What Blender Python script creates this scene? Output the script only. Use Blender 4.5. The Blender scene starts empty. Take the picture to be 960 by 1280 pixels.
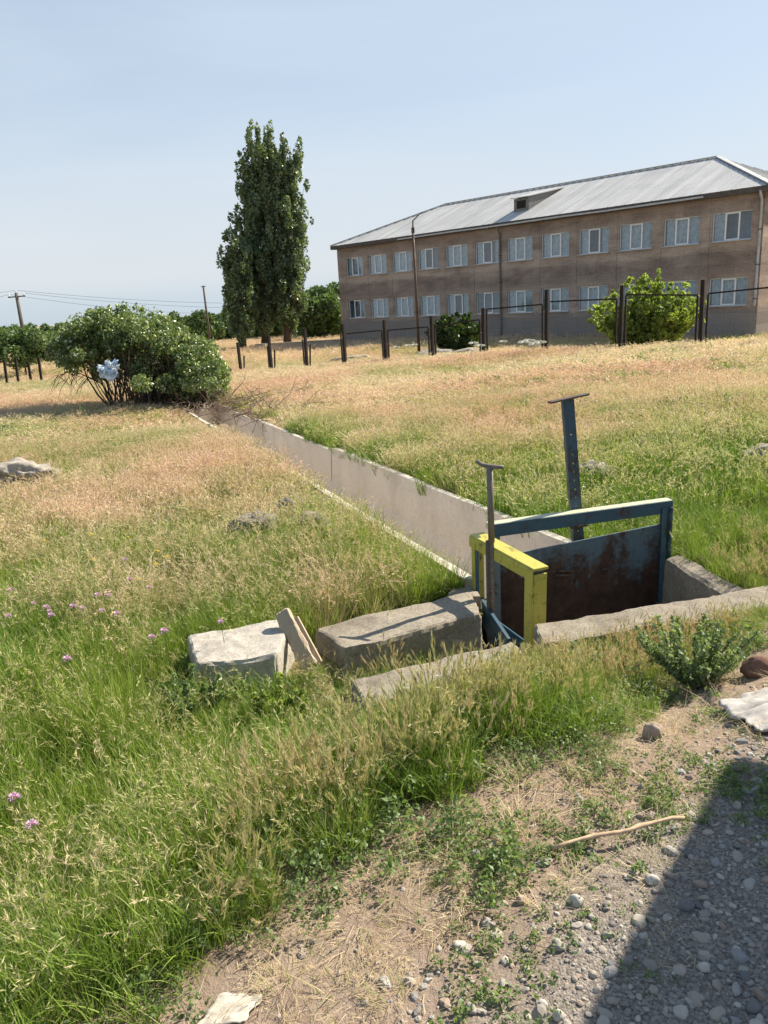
import bpy, bmesh, math, random
import numpy as np
from mathutils import Vector, Matrix, noise as mnoise

SC = bpy.context.scene
COL = SC.collection
rad = math.radians

# ------------------------------------------------------------------ camera
PITCH = math.atan(262.6 / 960); ROLL = math.atan(.055); EYE = 1.6
_r0 = Vector((1, 0, 0)); _u0 = Vector((0, math.sin(PITCH), math.cos(PITCH)))
_f = Vector((0, math.cos(PITCH), -math.sin(PITCH)))
_R = math.cos(ROLL) * _r0 - math.sin(ROLL) * _u0
_U = math.sin(ROLL) * _r0 + math.cos(ROLL) * _u0
cd = bpy.data.cameras.new('camera'); cam = bpy.data.objects.new('camera', cd); COL.objects.link(cam)
cd.sensor_fit = 'VERTICAL'; cd.sensor_height = 36; cd.sensor_width = 27; cd.lens = 27
cd.clip_start = .05; cd.clip_end = 20000
M = Matrix((_R, _U, -_f)).transposed().to_4x4(); M.translation = Vector((0, 0, EYE))
cam.matrix_world = M
SC.camera = cam

# ------------------------------------------------------------------ sky, sun, exposure
SUN_AZ = 60.0; SUN_EL = 41.0
w = bpy.data.worlds.new('World'); SC.world = w; w.use_nodes = True
nt = w.node_tree; nt.nodes.clear()
sky = nt.nodes.new('ShaderNodeTexSky'); sky.sky_type = 'NISHITA'; sky.sun_disc = False
sky.sun_elevation = rad(SUN_EL); sky.sun_rotation = rad(SUN_AZ)
sky.air_density = 1.0; sky.dust_density = 1.8; sky.ozone_density = 1.2; sky.altitude = 900
bg = nt.nodes.new('ShaderNodeBackground'); bg.inputs['Strength'].default_value = .066
wo = nt.nodes.new('ShaderNodeOutputWorld')
# pale dust haze low over the plain, part of the sky's own light
geo = nt.nodes.new('ShaderNodeNewGeometry'); spx = nt.nodes.new('ShaderNodeSeparateXYZ'); nt.links.new(geo.outputs['Incoming'], spx.inputs[0])
el = nt.nodes.new('ShaderNodeMath'); el.operation = 'MULTIPLY'; el.inputs[1].default_value = -1; nt.links.new(spx.outputs[2], el.inputs[0])
rp = nt.nodes.new('ShaderNodeValToRGB'); rp.color_ramp.interpolation = 'EASE'; ee = rp.color_ramp.elements; ee.new(.5); ee.new(.5); ee.new(.5)
for q, (p_, c_) in zip(ee, [(0, (4.6, 5.35, 6.0, .94)), (.012, (4.7, 5.45, 6.1, .94)), (.045, (5.6, 6.0, 6.4, .94)), (.24, (5.1, 5.95, 6.85, .74)), (.62, (3.4, 4.9, 6.6, .38))]):
    q.position = p_; q.color = c_
nt.links.new(el.outputs[0], rp.inputs[0])
mxw = nt.nodes.new('ShaderNodeMix'); mxw.data_type = 'RGBA'; 
wn = nt.nodes.new('ShaderNodeTexNoise'); wn.inputs['Scale'].default_value = 2.2; wn.inputs['Detail'].default_value = 5; wn.inputs['Distortion'].default_value = .6
wm = nt.nodes.new('ShaderNodeMapping'); wm.inputs['Scale'].default_value = (1, 1, 5); nt.links.new(geo.outputs['Incoming'], wm.inputs[0]); nt.links.new(wm.outputs[0], wn.inputs['Vector'])
wr = nt.nodes.new('ShaderNodeMapRange'); wr.inputs[1].default_value = .3; wr.inputs[2].default_value = .75; wr.inputs[3].default_value = -.09; wr.inputs[4].default_value = .13; nt.links.new(wn.outputs['Fac'], wr.inputs[0])
wa = nt.nodes.new('ShaderNodeMath'); wa.operation = 'ADD'; wa.use_clamp = True; nt.links.new(rp.outputs[1], wa.inputs[0]); nt.links.new(wr.outputs[0], wa.inputs[1])
nt.links.new(wa.outputs[0], mxw.inputs[0]); nt.links.new(sky.outputs[0], mxw.inputs[6]); nt.links.new(rp.outputs[0], mxw.inputs[7])
nt.links.new(mxw.outputs[2], bg.inputs[0]); nt.links.new(bg.outputs[0], wo.inputs[0])
sl = bpy.data.lights.new('sun', 'SUN'); sl.energy = 5.0; sl.angle = rad(.5); sl.color = (1, .90, .74)
so = bpy.data.objects.new('sun', sl); COL.objects.link(so)
sdir = Vector((math.sin(rad(SUN_AZ)) * math.cos(rad(SUN_EL)), math.cos(rad(SUN_AZ)) * math.cos(rad(SUN_EL)), math.sin(rad(SUN_EL))))
so.rotation_euler = sdir.to_track_quat('Z', 'Y').to_euler()
SC.view_settings.view_transform = 'Standard'; SC.view_settings.look = 'None'
SC.view_settings.gamma = 1; SC.view_settings.exposure = 1.0; SC.view_settings.use_curve_mapping = False
SC.render.engine = 'CYCLES'
SC.cycles.max_bounces = 6; SC.cycles.transparent_max_bounces = 8; SC.cycles.use_denoising = True
SC.cycles.transmission_bounces = 4; SC.cycles.diffuse_bounces = 3

# ------------------------------------------------------------------ helpers
def ray(x, y):
    x = float(x); y = float(y)
    return (x - 480) / 960 * _R - (y - 640) / 960 * _U + _f
def aty(x, y, Y):
    d = ray(x, y); return Vector((0, 0, EYE)) + d * (float(Y) / d.y)
def atz(x, y, z):
    d = ray(x, y); return Vector((0, 0, EYE)) + d * ((z - EYE) / d.z)

def sm(t):
    t = np.clip(t, 0, 1); return t * t * (3 - 2 * t)

def _hash(ix, iy, seed):
    h = (ix.astype(np.int64) * 374761393 + iy.astype(np.int64) * 668265263 + seed * 974634777) & 0xffffffff
    h = ((h ^ (h >> 13)) * 1274126177) & 0xffffffff
    return ((h ^ (h >> 16)) & 0xffff) / 65535.0
def vnoise(x, y, f=1.0, seed=0):
    x = np.asarray(x, float) * f; y = np.asarray(y, float) * f
    ix = np.floor(x); iy = np.floor(y); u = sm(x - ix); v = sm(y - iy)
    a = _hash(ix, iy, seed); b = _hash(ix + 1, iy, seed); c = _hash(ix, iy + 1, seed); d = _hash(ix + 1, iy + 1, seed)
    return (a * (1 - u) + b * u) * (1 - v) + (c * (1 - u) + d * u) * v
def fbm(x, y, f=1.0, seed=0, n=4):
    s = 0; a = .5; t = 0
    for i in range(n):
        s = s + a * vnoise(x, y, f * 2 ** i, seed + 17 * i); t += a; a *= .55
    return s / t

FA = np.array([10.2, 24.8]); FB = np.array([-6.84, 39.53]); FD = (FB - FA) / np.linalg.norm(FB - FA); FN = np.array([-FD[1], FD[0]])
if FN[1] < 0: FN = -FN                                  # away from the camera
def edge_s(x, y):
    return -.66 * (x + .55) + .75 * (y - 1.45)
def gz(x, y, detail=True):
    x = np.asarray(x, float); y = np.asarray(y, float)
    xe = np.where(x < -5, -5 + (x + 5) * .3, x); xe = np.where(xe > 12, 12 + (xe - 12) * .2, xe)
    ye = np.where(y > 42, 42, y)
    pl = -.35 + .0467 * (xe - 1) - .0253 * (ye - 5)
    s = (x - FA[0]) * FD[0] + (y - FA[1]) * FD[1]; t = (x - FA[0]) * FN[0] + (y - FA[1]) * FN[1]
    pl = pl + .17 * np.exp(-((s - 8.5) / 6) ** 2) * sm((t + 12) / 12)
    far = np.minimum(pl, -1.27) - .010 * np.clip(y - 42, 0, 600)
    k = sm((t - .3) / 3.5)
    z = pl * (1 - k) + far * k
    rt = sm((x - .45) / .8); e = edge_s(x, y) + .50 * rt
    z = z * sm(e / (1.3 - .35 * rt))
    z = z - .11 * np.exp(-(((x + .05) / .75) ** 2 + ((y - 3.42 - .42 * x) / .30) ** 2))
    if detail:
        amp = .02 + .05 * sm((y - 6) / 10)
        z = z + amp * (fbm(x, y, .9, 5, 3) - .5) + .012 * (fbm(x, y, 6, 9, 2) - .5)
    return z
def gzf(x, y): return float(gz(np.array([x]), np.array([y]))[0])

def hit(px, py, h=0.0):
    """where the sight line through a picture point meets the ground (raised by h)"""
    d = np.array(ray(px, py)); t = np.geomspace(.7, 260, 2500); Q = np.array([0, 0, EYE]) + t[:, None] * d
    below = Q[:, 2] < gz(Q[:, 0], Q[:, 1]) + h
    i = int(np.argmax(below)); i = max(i, 1); lo, hi = t[i - 1], t[i]
    t = np.linspace(lo, hi, 40); Q = np.array([0, 0, EYE]) + t[:, None] * d; i = int(np.argmax(Q[:, 2] < gz(Q[:, 0], Q[:, 1]) + h))
    return Vector(Q[i])
# canal axis: left lip line and right lip line
def canal_c(y): return 1.135 - .355 * (y - 4.85)
CANAL_HW = .50; CANAL_Y0 = 5.2; CANAL_Y1 = 27.0
_cn = math.hypot(1, .355)
def canal_dist(x, y):                                   # horizontal distance from the axis
    return np.abs(np.asarray(x) - canal_c(np.asarray(y))) / _cn
PIT = [(.55, 5.5), (.80, 4.02), (2.10, 4.20), (2.02, 5.5)]
CHAN = [(.70, 4.95), (.86, 4.10), (.72, 3.90), (-.30, 3.70), (-.42, 3.92), (.55, 4.33)]
def inpoly(x, y, P):
    x = np.asarray(x); y = np.asarray(y); r = np.zeros(x.shape, bool); n = len(P)
    for i in range(n):
        x1, y1 = P[i]; x2, y2 = P[(i + 1) % n]
        c = ((y1 > y) != (y2 > y)) & (x < (x2 - x1) * (y - y1) / (y2 - y1 + 1e-12) + x1)
        r ^= c
    return r

def tag(o, label=None, cat=None, group=None, kind=None):
    if label: o['label'] = label
    if cat: o['category'] = cat
    if group: o['group'] = group
    if kind: o['kind'] = kind
    return o
def thing(name, loc, label, cat, group=None, rotz=0):
    o = bpy.data.objects.new(name, None); COL.objects.link(o); o.location = loc; o.rotation_euler = (0, 0, rotz)
    o.empty_display_size = .2
    return tag(o, label, cat, group)

def mesh_np(name, V, Fs, mat=None, attr=None, smooth=False):
    """V (n,3); Fs list of int arrays (m,k)"""
    me = bpy.data.meshes.new(name)
    V = np.asarray(V, np.float32); me.vertices.add(len(V)); me.vertices.foreach_set('co', V.ravel())
    Fs = [np.asarray(f) for f in Fs if len(f)]
    loops = np.concatenate([f.ravel() for f in Fs]).astype(np.int32)
    tot = np.concatenate([np.full(len(f), f.shape[1]) for f in Fs]).astype(np.int32)
    st = np.concatenate([[0], np.cumsum(tot)[:-1]]).astype(np.int32)
    me.loops.add(len(loops)); me.loops.foreach_set('vertex_index', loops)
    me.polygons.add(len(tot)); me.polygons.foreach_set('loop_start', st)
    me.polygons.foreach_set('loop_total', tot)
    if smooth: me.polygons.foreach_set('use_smooth', np.ones(len(tot), bool))
    if attr:
        for k, a in attr.items():
            at = me.attributes.new(k, 'FLOAT_COLOR', 'POINT'); at.data.foreach_set('color', np.asarray(a, np.float32).ravel())
    me.update(calc_edges=True)
    if mat: me.materials.append(mat)
    return me
def link(name, me, parent=None, loc=None):
    o = bpy.data.objects.new(name, me); COL.objects.link(o)
    if parent is not None: o.parent = parent
    if loc is not None: o.location = loc
    return o

class MB:
    """collects shapes (in the frame of the future parent) into one mesh"""
    def __init__(s): s.v = []; s.f = []
    def add(s, vs, fs):
        n = len(s.v); s.v += [tuple(v) for v in vs]; s.f += [tuple(i + n for i in f) for f in fs]; return s
    def hexa(s, c8):
        return s.add(c8, [(0, 3, 2, 1), (4, 5, 6, 7), (0, 1, 5, 4), (1, 2, 6, 5), (2, 3, 7, 6), (3, 0, 4, 7)])
    def box(s, x0, x1, y0, y1, z0, z1):
        return s.hexa([(x0, y0, z0), (x1, y0, z0), (x1, y1, z0), (x0, y1, z0), (x0, y0, z1), (x1, y0, z1), (x1, y1, z1), (x0, y1, z1)])
    def bar(s, a, b, w, d, side=None):
        """rectangular bar from a to b; w along side, d along the third axis"""
        a = Vector(a); b = Vector(b); t = (b - a).normalized()
        sd = Vector(side) if side is not None else (Vector((0, 0, 1)).cross(t) if abs(t.z) < .95 else Vector((1, 0, 0)))
        sd = (sd - t * sd.dot(t)).normalized(); up = t.cross(sd)
        c = []
        for p in (a, b):
            c += [p - sd * w / 2 - up * d / 2, p + sd * w / 2 - up * d / 2, p + sd * w / 2 + up * d / 2, p - sd * w / 2 + up * d / 2]
        return s.hexa(c)
    def tube(s, pts, rs, n=8, cap=True):
        pts = [Vector(p) for p in pts]
        if not hasattr(rs, '__len__'): rs = [rs] * len(pts)
        base = len(s.v); ref = None
        for i, p in enumerate(pts):
            t = (pts[min(i + 1, len(pts) - 1)] - pts[max(i - 1, 0)]).normalized()
            if ref is None: ref = t.orthogonal().normalized()
            ref = (ref - t * ref.dot(t)).normalized(); bi = t.cross(ref)
            for k in range(n):
                a = 2 * math.pi * k / n; s.v.append(tuple(p + (ref * math.cos(a) + bi * math.sin(a)) * rs[i]))
        for i in range(len(pts) - 1):
            for k in range(n):
                a = base + i * n + k; b = base + i * n + (k + 1) % n
                s.f.append((a, b, b + n, a + n))
        if cap:
            s.f.append(tuple(base + k for k in reversed(range(n))))
            s.f.append(tuple(base + (len(pts) - 1) * n + k for k in range(n)))
        return s
    def build(s, name, mat, parent=None, smooth=False, bevel=0, local=False):
        """vertices in world space unless local; the object's origin is its parent's origin"""
        off = Vector((0, 0, 0))
        if parent is not None and not local:
            q = parent
            while q is not None: off += Vector(q.location); q = q.parent
        me = bpy.data.meshes.new(name)
        me.from_pydata([tuple(Vector(v) - off) for v in s.v], [], s.f)
        if smooth:
            me.polygons.foreach_set('use_smooth', np.ones(len(me.polygons), bool))
        me.materials.append(mat)
        if bevel:
            bm = bmesh.new(); bm.from_mesh(me)
            bmesh.ops.bevel(bm, geom=bm.edges[:], offset=bevel, segments=1, affect='EDGES', profile=.5)
            bm.to_mesh(me); bm.free()
        return link(name, me, parent)

def rough_block(c8, n, amp, freq=3.0, seed=0, edge=0.0):
    """a subdivided hexahedron with worn, uneven faces. c8 like MB.hexa; n=(nx,ny,nz). returns verts, faces"""
    c = [Vector(p) for p in c8]; nx, ny, nz = n; idx = {}; V = []; Fc = []
    def tri(u, v, w):
        b = (c[0] * (1 - u) + c[1] * u) * (1 - v) + (c[3] * (1 - u) + c[2] * u) * v
        t = (c[4] * (1 - u) + c[5] * u) * (1 - v) + (c[7] * (1 - u) + c[6] * u) * v
        return b * (1 - w) + t * w
    cen = sum(c, Vector()) / 8
    def vid(i, j, k):
        key = (i, j, k)
        if key not in idx:
            p = tri(i / nx, j / ny, k / nz)
            ext = (i in (0, nx)) + (j in (0, ny)) + (k in (0, nz))
            q = p * freq + Vector((seed * 7.3, seed * 3.1, 0))
            d = Vector((mnoise.noise(q), mnoise.noise(q + Vector((31, 0, 0))), mnoise.noise(q + Vector((0, 47, 0)))))
            d2 = Vector((mnoise.noise(q * 4), mnoise.noise(q * 4 + Vector((31, 0, 0))), mnoise.noise(q * 4 + Vector((0, 47, 0)))))
            p = p + d * amp + d2 * amp * .35
            if ext > 1: p = p + (cen - p).normalized() * edge * (.5 + abs(mnoise.noise(q * 3)) * 1.6) * (ext - 1)
            idx[key] = len(V); V.append(p)
        return idx[key]
    for i in range(nx):
        for j in range(ny):
            Fc.append((vid(i, j, 0), vid(i, j + 1, 0), vid(i + 1, j + 1, 0), vid(i + 1, j, 0)))
            Fc.append((vid(i, j, nz), vid(i + 1, j, nz), vid(i + 1, j + 1, nz), vid(i, j + 1, nz)))
    for i in range(nx):
        for k in range(nz):
            Fc.append((vid(i, 0, k), vid(i + 1, 0, k), vid(i + 1, 0, k + 1), vid(i, 0, k + 1)))
            Fc.append((vid(i, ny, k), vid(i, ny, k + 1), vid(i + 1, ny, k + 1), vid(i + 1, ny, k)))
    for j in range(ny):
        for k in range(nz):
            Fc.append((vid(0, j, k), vid(0, j, k + 1), vid(0, j + 1, k + 1), vid(0, j + 1, k)))
            Fc.append((vid(nx, j, k), vid(nx, j + 1, k), vid(nx, j + 1, k + 1), vid(nx, j, k + 1)))
    return V, Fc

# ------------------------------------------------------------------ materials
class NT:
    def __init__(s, name):
        s.m = bpy.data.materials.new(name); s.m.use_nodes = True; s.t = s.m.node_tree; s.t.nodes.clear()
        s.out = s.n('ShaderNodeOutputMaterial')
    def n(s, typ, **kw):
        x = s.t.nodes.new(typ)
        for k, v in kw.items(): setattr(x, k, v)
        return x
    def l(s, a, b): s.t.links.new(a, b)
    def val(s, sock, v):
        if hasattr(v, 'is_output') or isinstance(v, bpy.types.NodeSocket): s.l(v, sock)
        else: sock.default_value = v
    def noise(s, scale, detail=5, rough=.6, vec=None, dist=0):
        x = s.n('ShaderNodeTexNoise'); x.inputs['Scale'].default_value = scale; x.inputs['Detail'].default_value = detail
        x.inputs['Roughness'].default_value = rough; x.inputs['Distortion'].default_value = dist
        if vec is not None: s.l(vec, x.inputs['Vector'])
        return x.outputs['Fac']
    def coord(s, kind='Object', scale=None):
        c = s.n('ShaderNodeTexCoord').outputs[kind]
        if scale is None: return c
        mp = s.n('ShaderNodeMapping'); mp.inputs['Scale'].default_value = scale; s.l(c, mp.inputs[0]); return mp.outputs[0]
    def ramp(s, fac, stops, mode='LINEAR'):
        r = s.n('ShaderNodeValToRGB'); r.color_ramp.interpolation = mode; e = r.color_ramp.elements
        while len(e) < len(stops): e.new(.5)
        for q, (p, c) in zip(e, stops):
            q.position = p; q.color = (*c, 1) if len(c) == 3 else c
        s.l(fac, r.inputs[0]); return r.outputs[0]
    def mix(s, fac, a, b, mode='MIX'):
        x = s.n('ShaderNodeMix', data_type='RGBA', blend_type=mode)
        s.val(x.inputs[0], fac)
        for sock, v in ((x.inputs[6], a), (x.inputs[7], b)):
            if isinstance(v, tuple): v = (*v, 1) if len(v) == 3 else v
            s.val(sock, v)
        return x.outputs[2]
    def math(s, op, a, b=0.0, clamp=False):
        x = s.n('ShaderNodeMath', operation=op, use_clamp=clamp); s.val(x.inputs[0], a); s.val(x.inputs[1], b); return x.outputs[0]
    def bump(s, h, strength=.3, dist=.02):
        b = s.n('ShaderNodeBump'); b.inputs['Strength'].default_value = strength; b.inputs['Distance'].default_value = dist
        s.l(h, b.inputs['Height']); return b.outputs[0]
    def pbsdf(s, col, rough=.8, metal=0, spec=.3, normal=None):
        p = s.n('ShaderNodeBsdfPrincipled')
        s.val(p.inputs['Base Color'], (*col, 1) if isinstance(col, tuple) else col)
        s.val(p.inputs['Roughness'], rough); s.val(p.inputs['Metallic'], metal)
        p.inputs['Specular IOR Level'].default_value = spec
        if normal is not None: s.l(normal, p.inputs['Normal'])
        return p.outputs[0]
    def done(s, sh): s.l(sh, s.out.inputs[0]); return s.m
    def sep(s, v):
        x = s.n('ShaderNodeSeparateXYZ'); s.l(v, x.inputs[0]); return x.outputs
    def attr(s, name, typ='GEOMETRY'):
        x = s.n('ShaderNodeAttribute', attribute_name=name, attribute_type=typ); return x.outputs

def mat_concrete(name, c1, c2, stain=(.12, .1, .08), sc=1.0, bump=.5, lichen=None, lo=.55, hi=1.25):
    t = NT(name); co = t.coord()
    a = t.noise(3 * sc, 6, .65, co); b = t.noise(28 * sc, 6, .7, co); c = t.noise(1.1 * sc, 4, .6, co, .6)
    col = t.mix(t.ramp(a, [(.3, (0, 0, 0)), (.7, (1, 1, 1))]), c1, c2)
    col = t.mix(t.ramp(c, [(.52, (0, 0, 0)), (.72, (.75, .75, .75))]), col, stain)
    sp = t.ramp(b, [(.3, (lo, lo, lo)), (.5, (1, 1, 1)), (.72, (hi, hi, hi * .97))])
    col = t.mix(1.0, col, sp, 'MULTIPLY')
    if lichen:
        d = t.noise(9 * sc, 5, .7, co, .3)
        col = t.mix(t.ramp(d, [(.54, (0, 0, 0)), (.74, (.6, .6, .6))]), col, lichen)
    h = t.math('ADD', t.math('MULTIPLY', b, .5), t.noise(90 * sc, 4, .7, co))
    return t.done(t.pbsdf(col, .92, 0, .2, t.bump(h, bump, .012)))

def mat_paint(name, paint, under, amount=.6, sc=6, rough=.45, grad=None, metal=0):
    """worn paint over rusty metal; grad=(z0,z1) makes rust take over below z1 (object space)"""
    t = NT(name); co = t.coord()
    a = t.noise(sc, 7, .7, co, .4); b = t.noise(sc * 8, 5, .7, co); v = t.noise(1, 4, .6, t.coord('Object', (sc * 3, sc * 3, sc * .35)))
    f = t.math('ADD', t.math('MULTIPLY', a, .55), t.math('ADD', t.math('MULTIPLY', b, .2), t.math('MULTIPLY', v, .25)))
    if grad:
        z = t.sep(co)[2]
        g = t.n('ShaderNodeMapRange'); g.inputs[1].default_value = grad[0]; g.inputs[2].default_value = grad[1]
        g.inputs[3].default_value = .17; g.inputs[4].default_value = -.13; t.l(z, g.inputs[0])
        f = t.math('ADD', f, g.outputs[0])
    k = t.ramp(f, [(amount - .05, (0, 0, 0)), (amount + .05, (1, 1, 1))])
    pc = t.mix(t.ramp(b, [(.35, (0, 0, 0)), (.7, (.5, .5, .5))]), paint, tuple(c * .6 for c in paint))
    uc = t.mix(t.ramp(t.noise(sc * 2.3, 6, .7, co), [(.35, (0, 0, 0)), (.65, (1, 1, 1))]), under, tuple(c * .45 for c in under))
    col = t.mix(k, pc, uc)
    ro = t.ramp(k, [(0, (rough,) * 3), (1, (.88,) * 3)])
    return t.done(t.pbsdf(col, ro, metal, .35, t.bump(f, .35, .006)))

def mat_plain(name, c, rough=.7, metal=0, spec=.3, var=.25, sc=5):
    t = NT(name); co = t.coord(); a = t.noise(sc, 5, .65, co)
    col = t.mix(1.0, (*c, 1), t.ramp(a, [(.3, (1 - var,) * 3), (.7, (1 + var,) * 3)]), 'MULTIPLY')
    return t.done(t.pbsdf(col, rough, metal, spec, t.bump(t.noise(sc * 8, 4, .6, co), .15, .01)))

M_CANAL = mat_concrete('canal_concrete', (.62, .565, .50), (.545, .49, .43), (.43, .385, .335), .9, .12, None, .84, 1.08)
M_CONC = mat_concrete('weathered_concrete', (.42, .37, .30), (.30, .26, .21), (.16, .14, .11), 2.2, .9)
M_CONCW = mat_concrete('pale_broken_concrete', (.72, .67, .59), (.58, .53, .46), (.30, .26, .23), 4, .9, (.2, .17, .16))
M_STONE = mat_concrete('field_stone', (.40, .36, .30), (.27, .24, .20), (.15, .13, .11), 5, 1.0, (.46, .43, .36))
M_PALEROCK = mat_concrete('pale_field_rock', (.56, .51, .44), (.40, .36, .31), (.22, .19, .16), 6, 1.0)
M_BRICKSTONE = mat_concrete('reddish_stone', (.33, .19, .14), (.26, .16, .12), (.17, .12, .1), 6, .8)
M_PANEL = mat_paint('blue_paint_over_rust', (.11, .165, .205), (.095, .055, .038), .50, 3.4, .5, (.30, .88))
M_BLUE = mat_paint('worn_blue_paint', (.050, .110, .155), (.10, .05, .03), .57, 9, .42)
M_BLUEGREY = mat_paint('faded_blue_paint', (.16, .22, .25), (.13, .07, .04), .58, 8, .5)
M_BARTOP = mat_paint('pale_worn_paint', (.52, .53, .38), (.16, .11, .07), .6, 9, .5)
M_YEL = mat_paint('worn_yellow_paint', (.50, .455, .09), (.20, .15, .06), .575, 10, .4)
M_RUST = mat_paint('rusty_steel', (.10, .085, .075), (.12, .065, .04), .5, 9, .6)
M_STEEL = mat_paint('bare_grey_steel', (.20, .17, .145), (.12, .075, .05), .56, 12, .45)
M_FENCE = mat_plain('dark_fence_iron', (.022, .016, .014), .75, 0, .25, .4)
M_PVC = mat_plain('white_pvc', (.78, .79, .80), .35, 0, .4, .05)
M_FRAME = mat_plain('bluish_grey_frame', (.64, .68, .70), .4, 0, .4, .05)
M_POLEW = mat_plain('grey_weathered_wood', (.12, .10, .085), .9)
M_WOOD = None

def mat_wood():
    t = NT('bleached_plank_wood'); co = t.coord('Object', (4, 4, 1.2))
    g = t.noise(14, 6, .7, t.coord('Object', (30, 30, 2.0)), .4); a = t.noise(3, 4, .6, t.coord())
    col = t.mix(t.ramp(g, [(.3, (0, 0, 0)), (.7, (1, 1, 1))]), (.30, .23, .16), (.58, .48, .36))
    col = t.mix(t.ramp(a, [(.55, (0, 0, 0)), (.7, (.5, .5, .5))]), col, (.2, .16, .12))
    return t.done(t.pbsdf(col, .85, 0, .2, t.bump(g, .8, .006)))
M_WOOD = mat_wood()

def mat_wall():
    t = NT('brown_stone_render'); co = t.coord(); x, y, z = t.sep(co)
    st = t.n('ShaderNodeMapping'); st.inputs['Scale'].default_value = (.35, .35, 1.3); t.l(co, st.inputs[0])
    a = t.noise(.9, 7, .65, st.outputs[0], .5); b = t.noise(.45, 4, .6, co, .4); c = t.noise(9, 5, .7, co)
    col = t.mix(t.ramp(a, [(.36, (0, 0, 0)), (.62, (1, 1, 1))]), (.235, .185, .157), (.40, .33, .285))
    col = t.mix(t.ramp(b, [(.5, (0, 0, 0)), (.72, (.8, .8, .8))]), col, (.44, .37, .305))
    # horizontal render bands (storey stain band and plinth), ragged
    zz = t.math('ADD', z, t.math('MULTIPLY', t.math('SUBTRACT', a, .5), 1.1))
    mr = t.n('ShaderNodeMapRange'); mr.inputs[1].default_value = 0; mr.inputs[2].default_value = 7.5; t.l(zz, mr.inputs[0])
    band = t.ramp(mr.outputs[0], [(0, (.86, .88, .9)), (.19, (.9, .92, .95)), (.22, (1.12, 1.1, 1.06)), (.42, (1.02, 1, .98)), (.45, (.84, .83, .83)),
                                  (.56, (.86, .85, .85)), (.60, (1.14, 1.13, 1.1)), (.68, (1.12, 1.1, 1.08)), (.84, (1.0, 1, 1)), (.88, (.88, .85, .83)), (1, (.9, .87, .85))])
    col = t.mix(1.0, col, band, 'MULTIPLY')
    ps = t.n('ShaderNodeMapRange'); ps.inputs[1].default_value = 1.25; ps.inputs[2].default_value = 1.5; t.l(zz, ps.inputs[0])
    col = t.mix(ps.outputs[0], (.27, .24, .22), col)
    # stone courses
    br = t.n('ShaderNodeTexBrick'); br.inputs['Scale'].default_value = 1.0; br.inputs['Brick Width'].default_value = 1.37; br.inputs['Row Height'].default_value = .62
    br.inputs['Mortar Size'].default_value = .012; br.inputs['Color1'].default_value = (1, 1, 1, 1); br.inputs['Color2'].default_value = (.9, .89, .88, 1); br.inputs['Mortar'].default_value = (.78, .76, .74, 1)
    cb = t.n('ShaderNodeCombineXYZ'); t.l(x, cb.inputs[0]); t.l(z, cb.inputs[1]); t.l(cb.outputs[0], br.inputs[0])
    col = t.mix(1.0, col, br.outputs[0], 'MULTIPLY')
    col = t.mix(1.0, col, t.ramp(c, [(.3, (.8, .8, .8)), (.7, (1.2, 1.2, 1.2))]), 'MULTIPLY')
    return t.done(t.pbsdf(col, .95, 0, .15, t.bump(c, .5, .03)))
M_WALL = mat_wall()

def mat_roof():
    t = NT('galvanised_roof_sheet'); co = t.coord(); x, y, z = t.sep(co)
    a = t.noise(.5, 5, .6, co); b = t.noise(1, 4, .6, t.coord('Object', (1.6, .12, .12)))
    col = t.mix(t.ramp(a, [(.35, (0, 0, 0)), (.65, (1, 1, 1))]), (.43, .43, .428), (.51, .506, .50))
    col = t.mix(1.0, col, t.ramp(b, [(.35, (.86, .86, .86)), (.65, (1.1, 1.1, 1.1))]), 'MULTIPLY')
    return t.done(t.pbsdf(col, .5, 0, .4))
M_ROOF = mat_roof()
M_GUTTER = mat_plain('gutter_zinc', (.42, .42, .42), .5, .3, .4, .2)
M_DARKTRIM = mat_plain('dark_eave_board', (.10, .085, .075), .8, 0, .2, .3)
M_PIPE = mat_plain('downpipe_zinc', (.16, .155, .15), .5, .4, .4, .25)

def mat_glass():
    t = NT('window_glass'); g = t.n('ShaderNodeBsdfGlossy'); g.inputs['Roughness'].default_value = .06; g.inputs['Color'].default_value = (.9, .95, 1, 1)
    tr = t.n('ShaderNodeBsdfTransparent'); tr.inputs[0].default_value = (.66, .73, .77, 1)
    lw = t.n('ShaderNodeLayerWeight'); lw.inputs[0].default_value = .5
    f = t.math('ADD', t.math('MULTIPLY', lw.outputs[1], .30), .06, True)
    m = t.n('ShaderNodeMixShader'); t.l(f, m.inputs[0]); t.l(tr.outputs[0], m.inputs[1]); t.l(g.outputs[0], m.inputs[2])
    return t.done(m.outputs[0])
M_GLASS = mat_glass()
M_CURT = mat_plain('pale_curtain_cloth', (.56, .60, .62), .9, 0, .1, .3)
M_ROOM = mat_plain('dim_room_wall', (.36, .40, .43), .9, 0, .1, .2)

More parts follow.
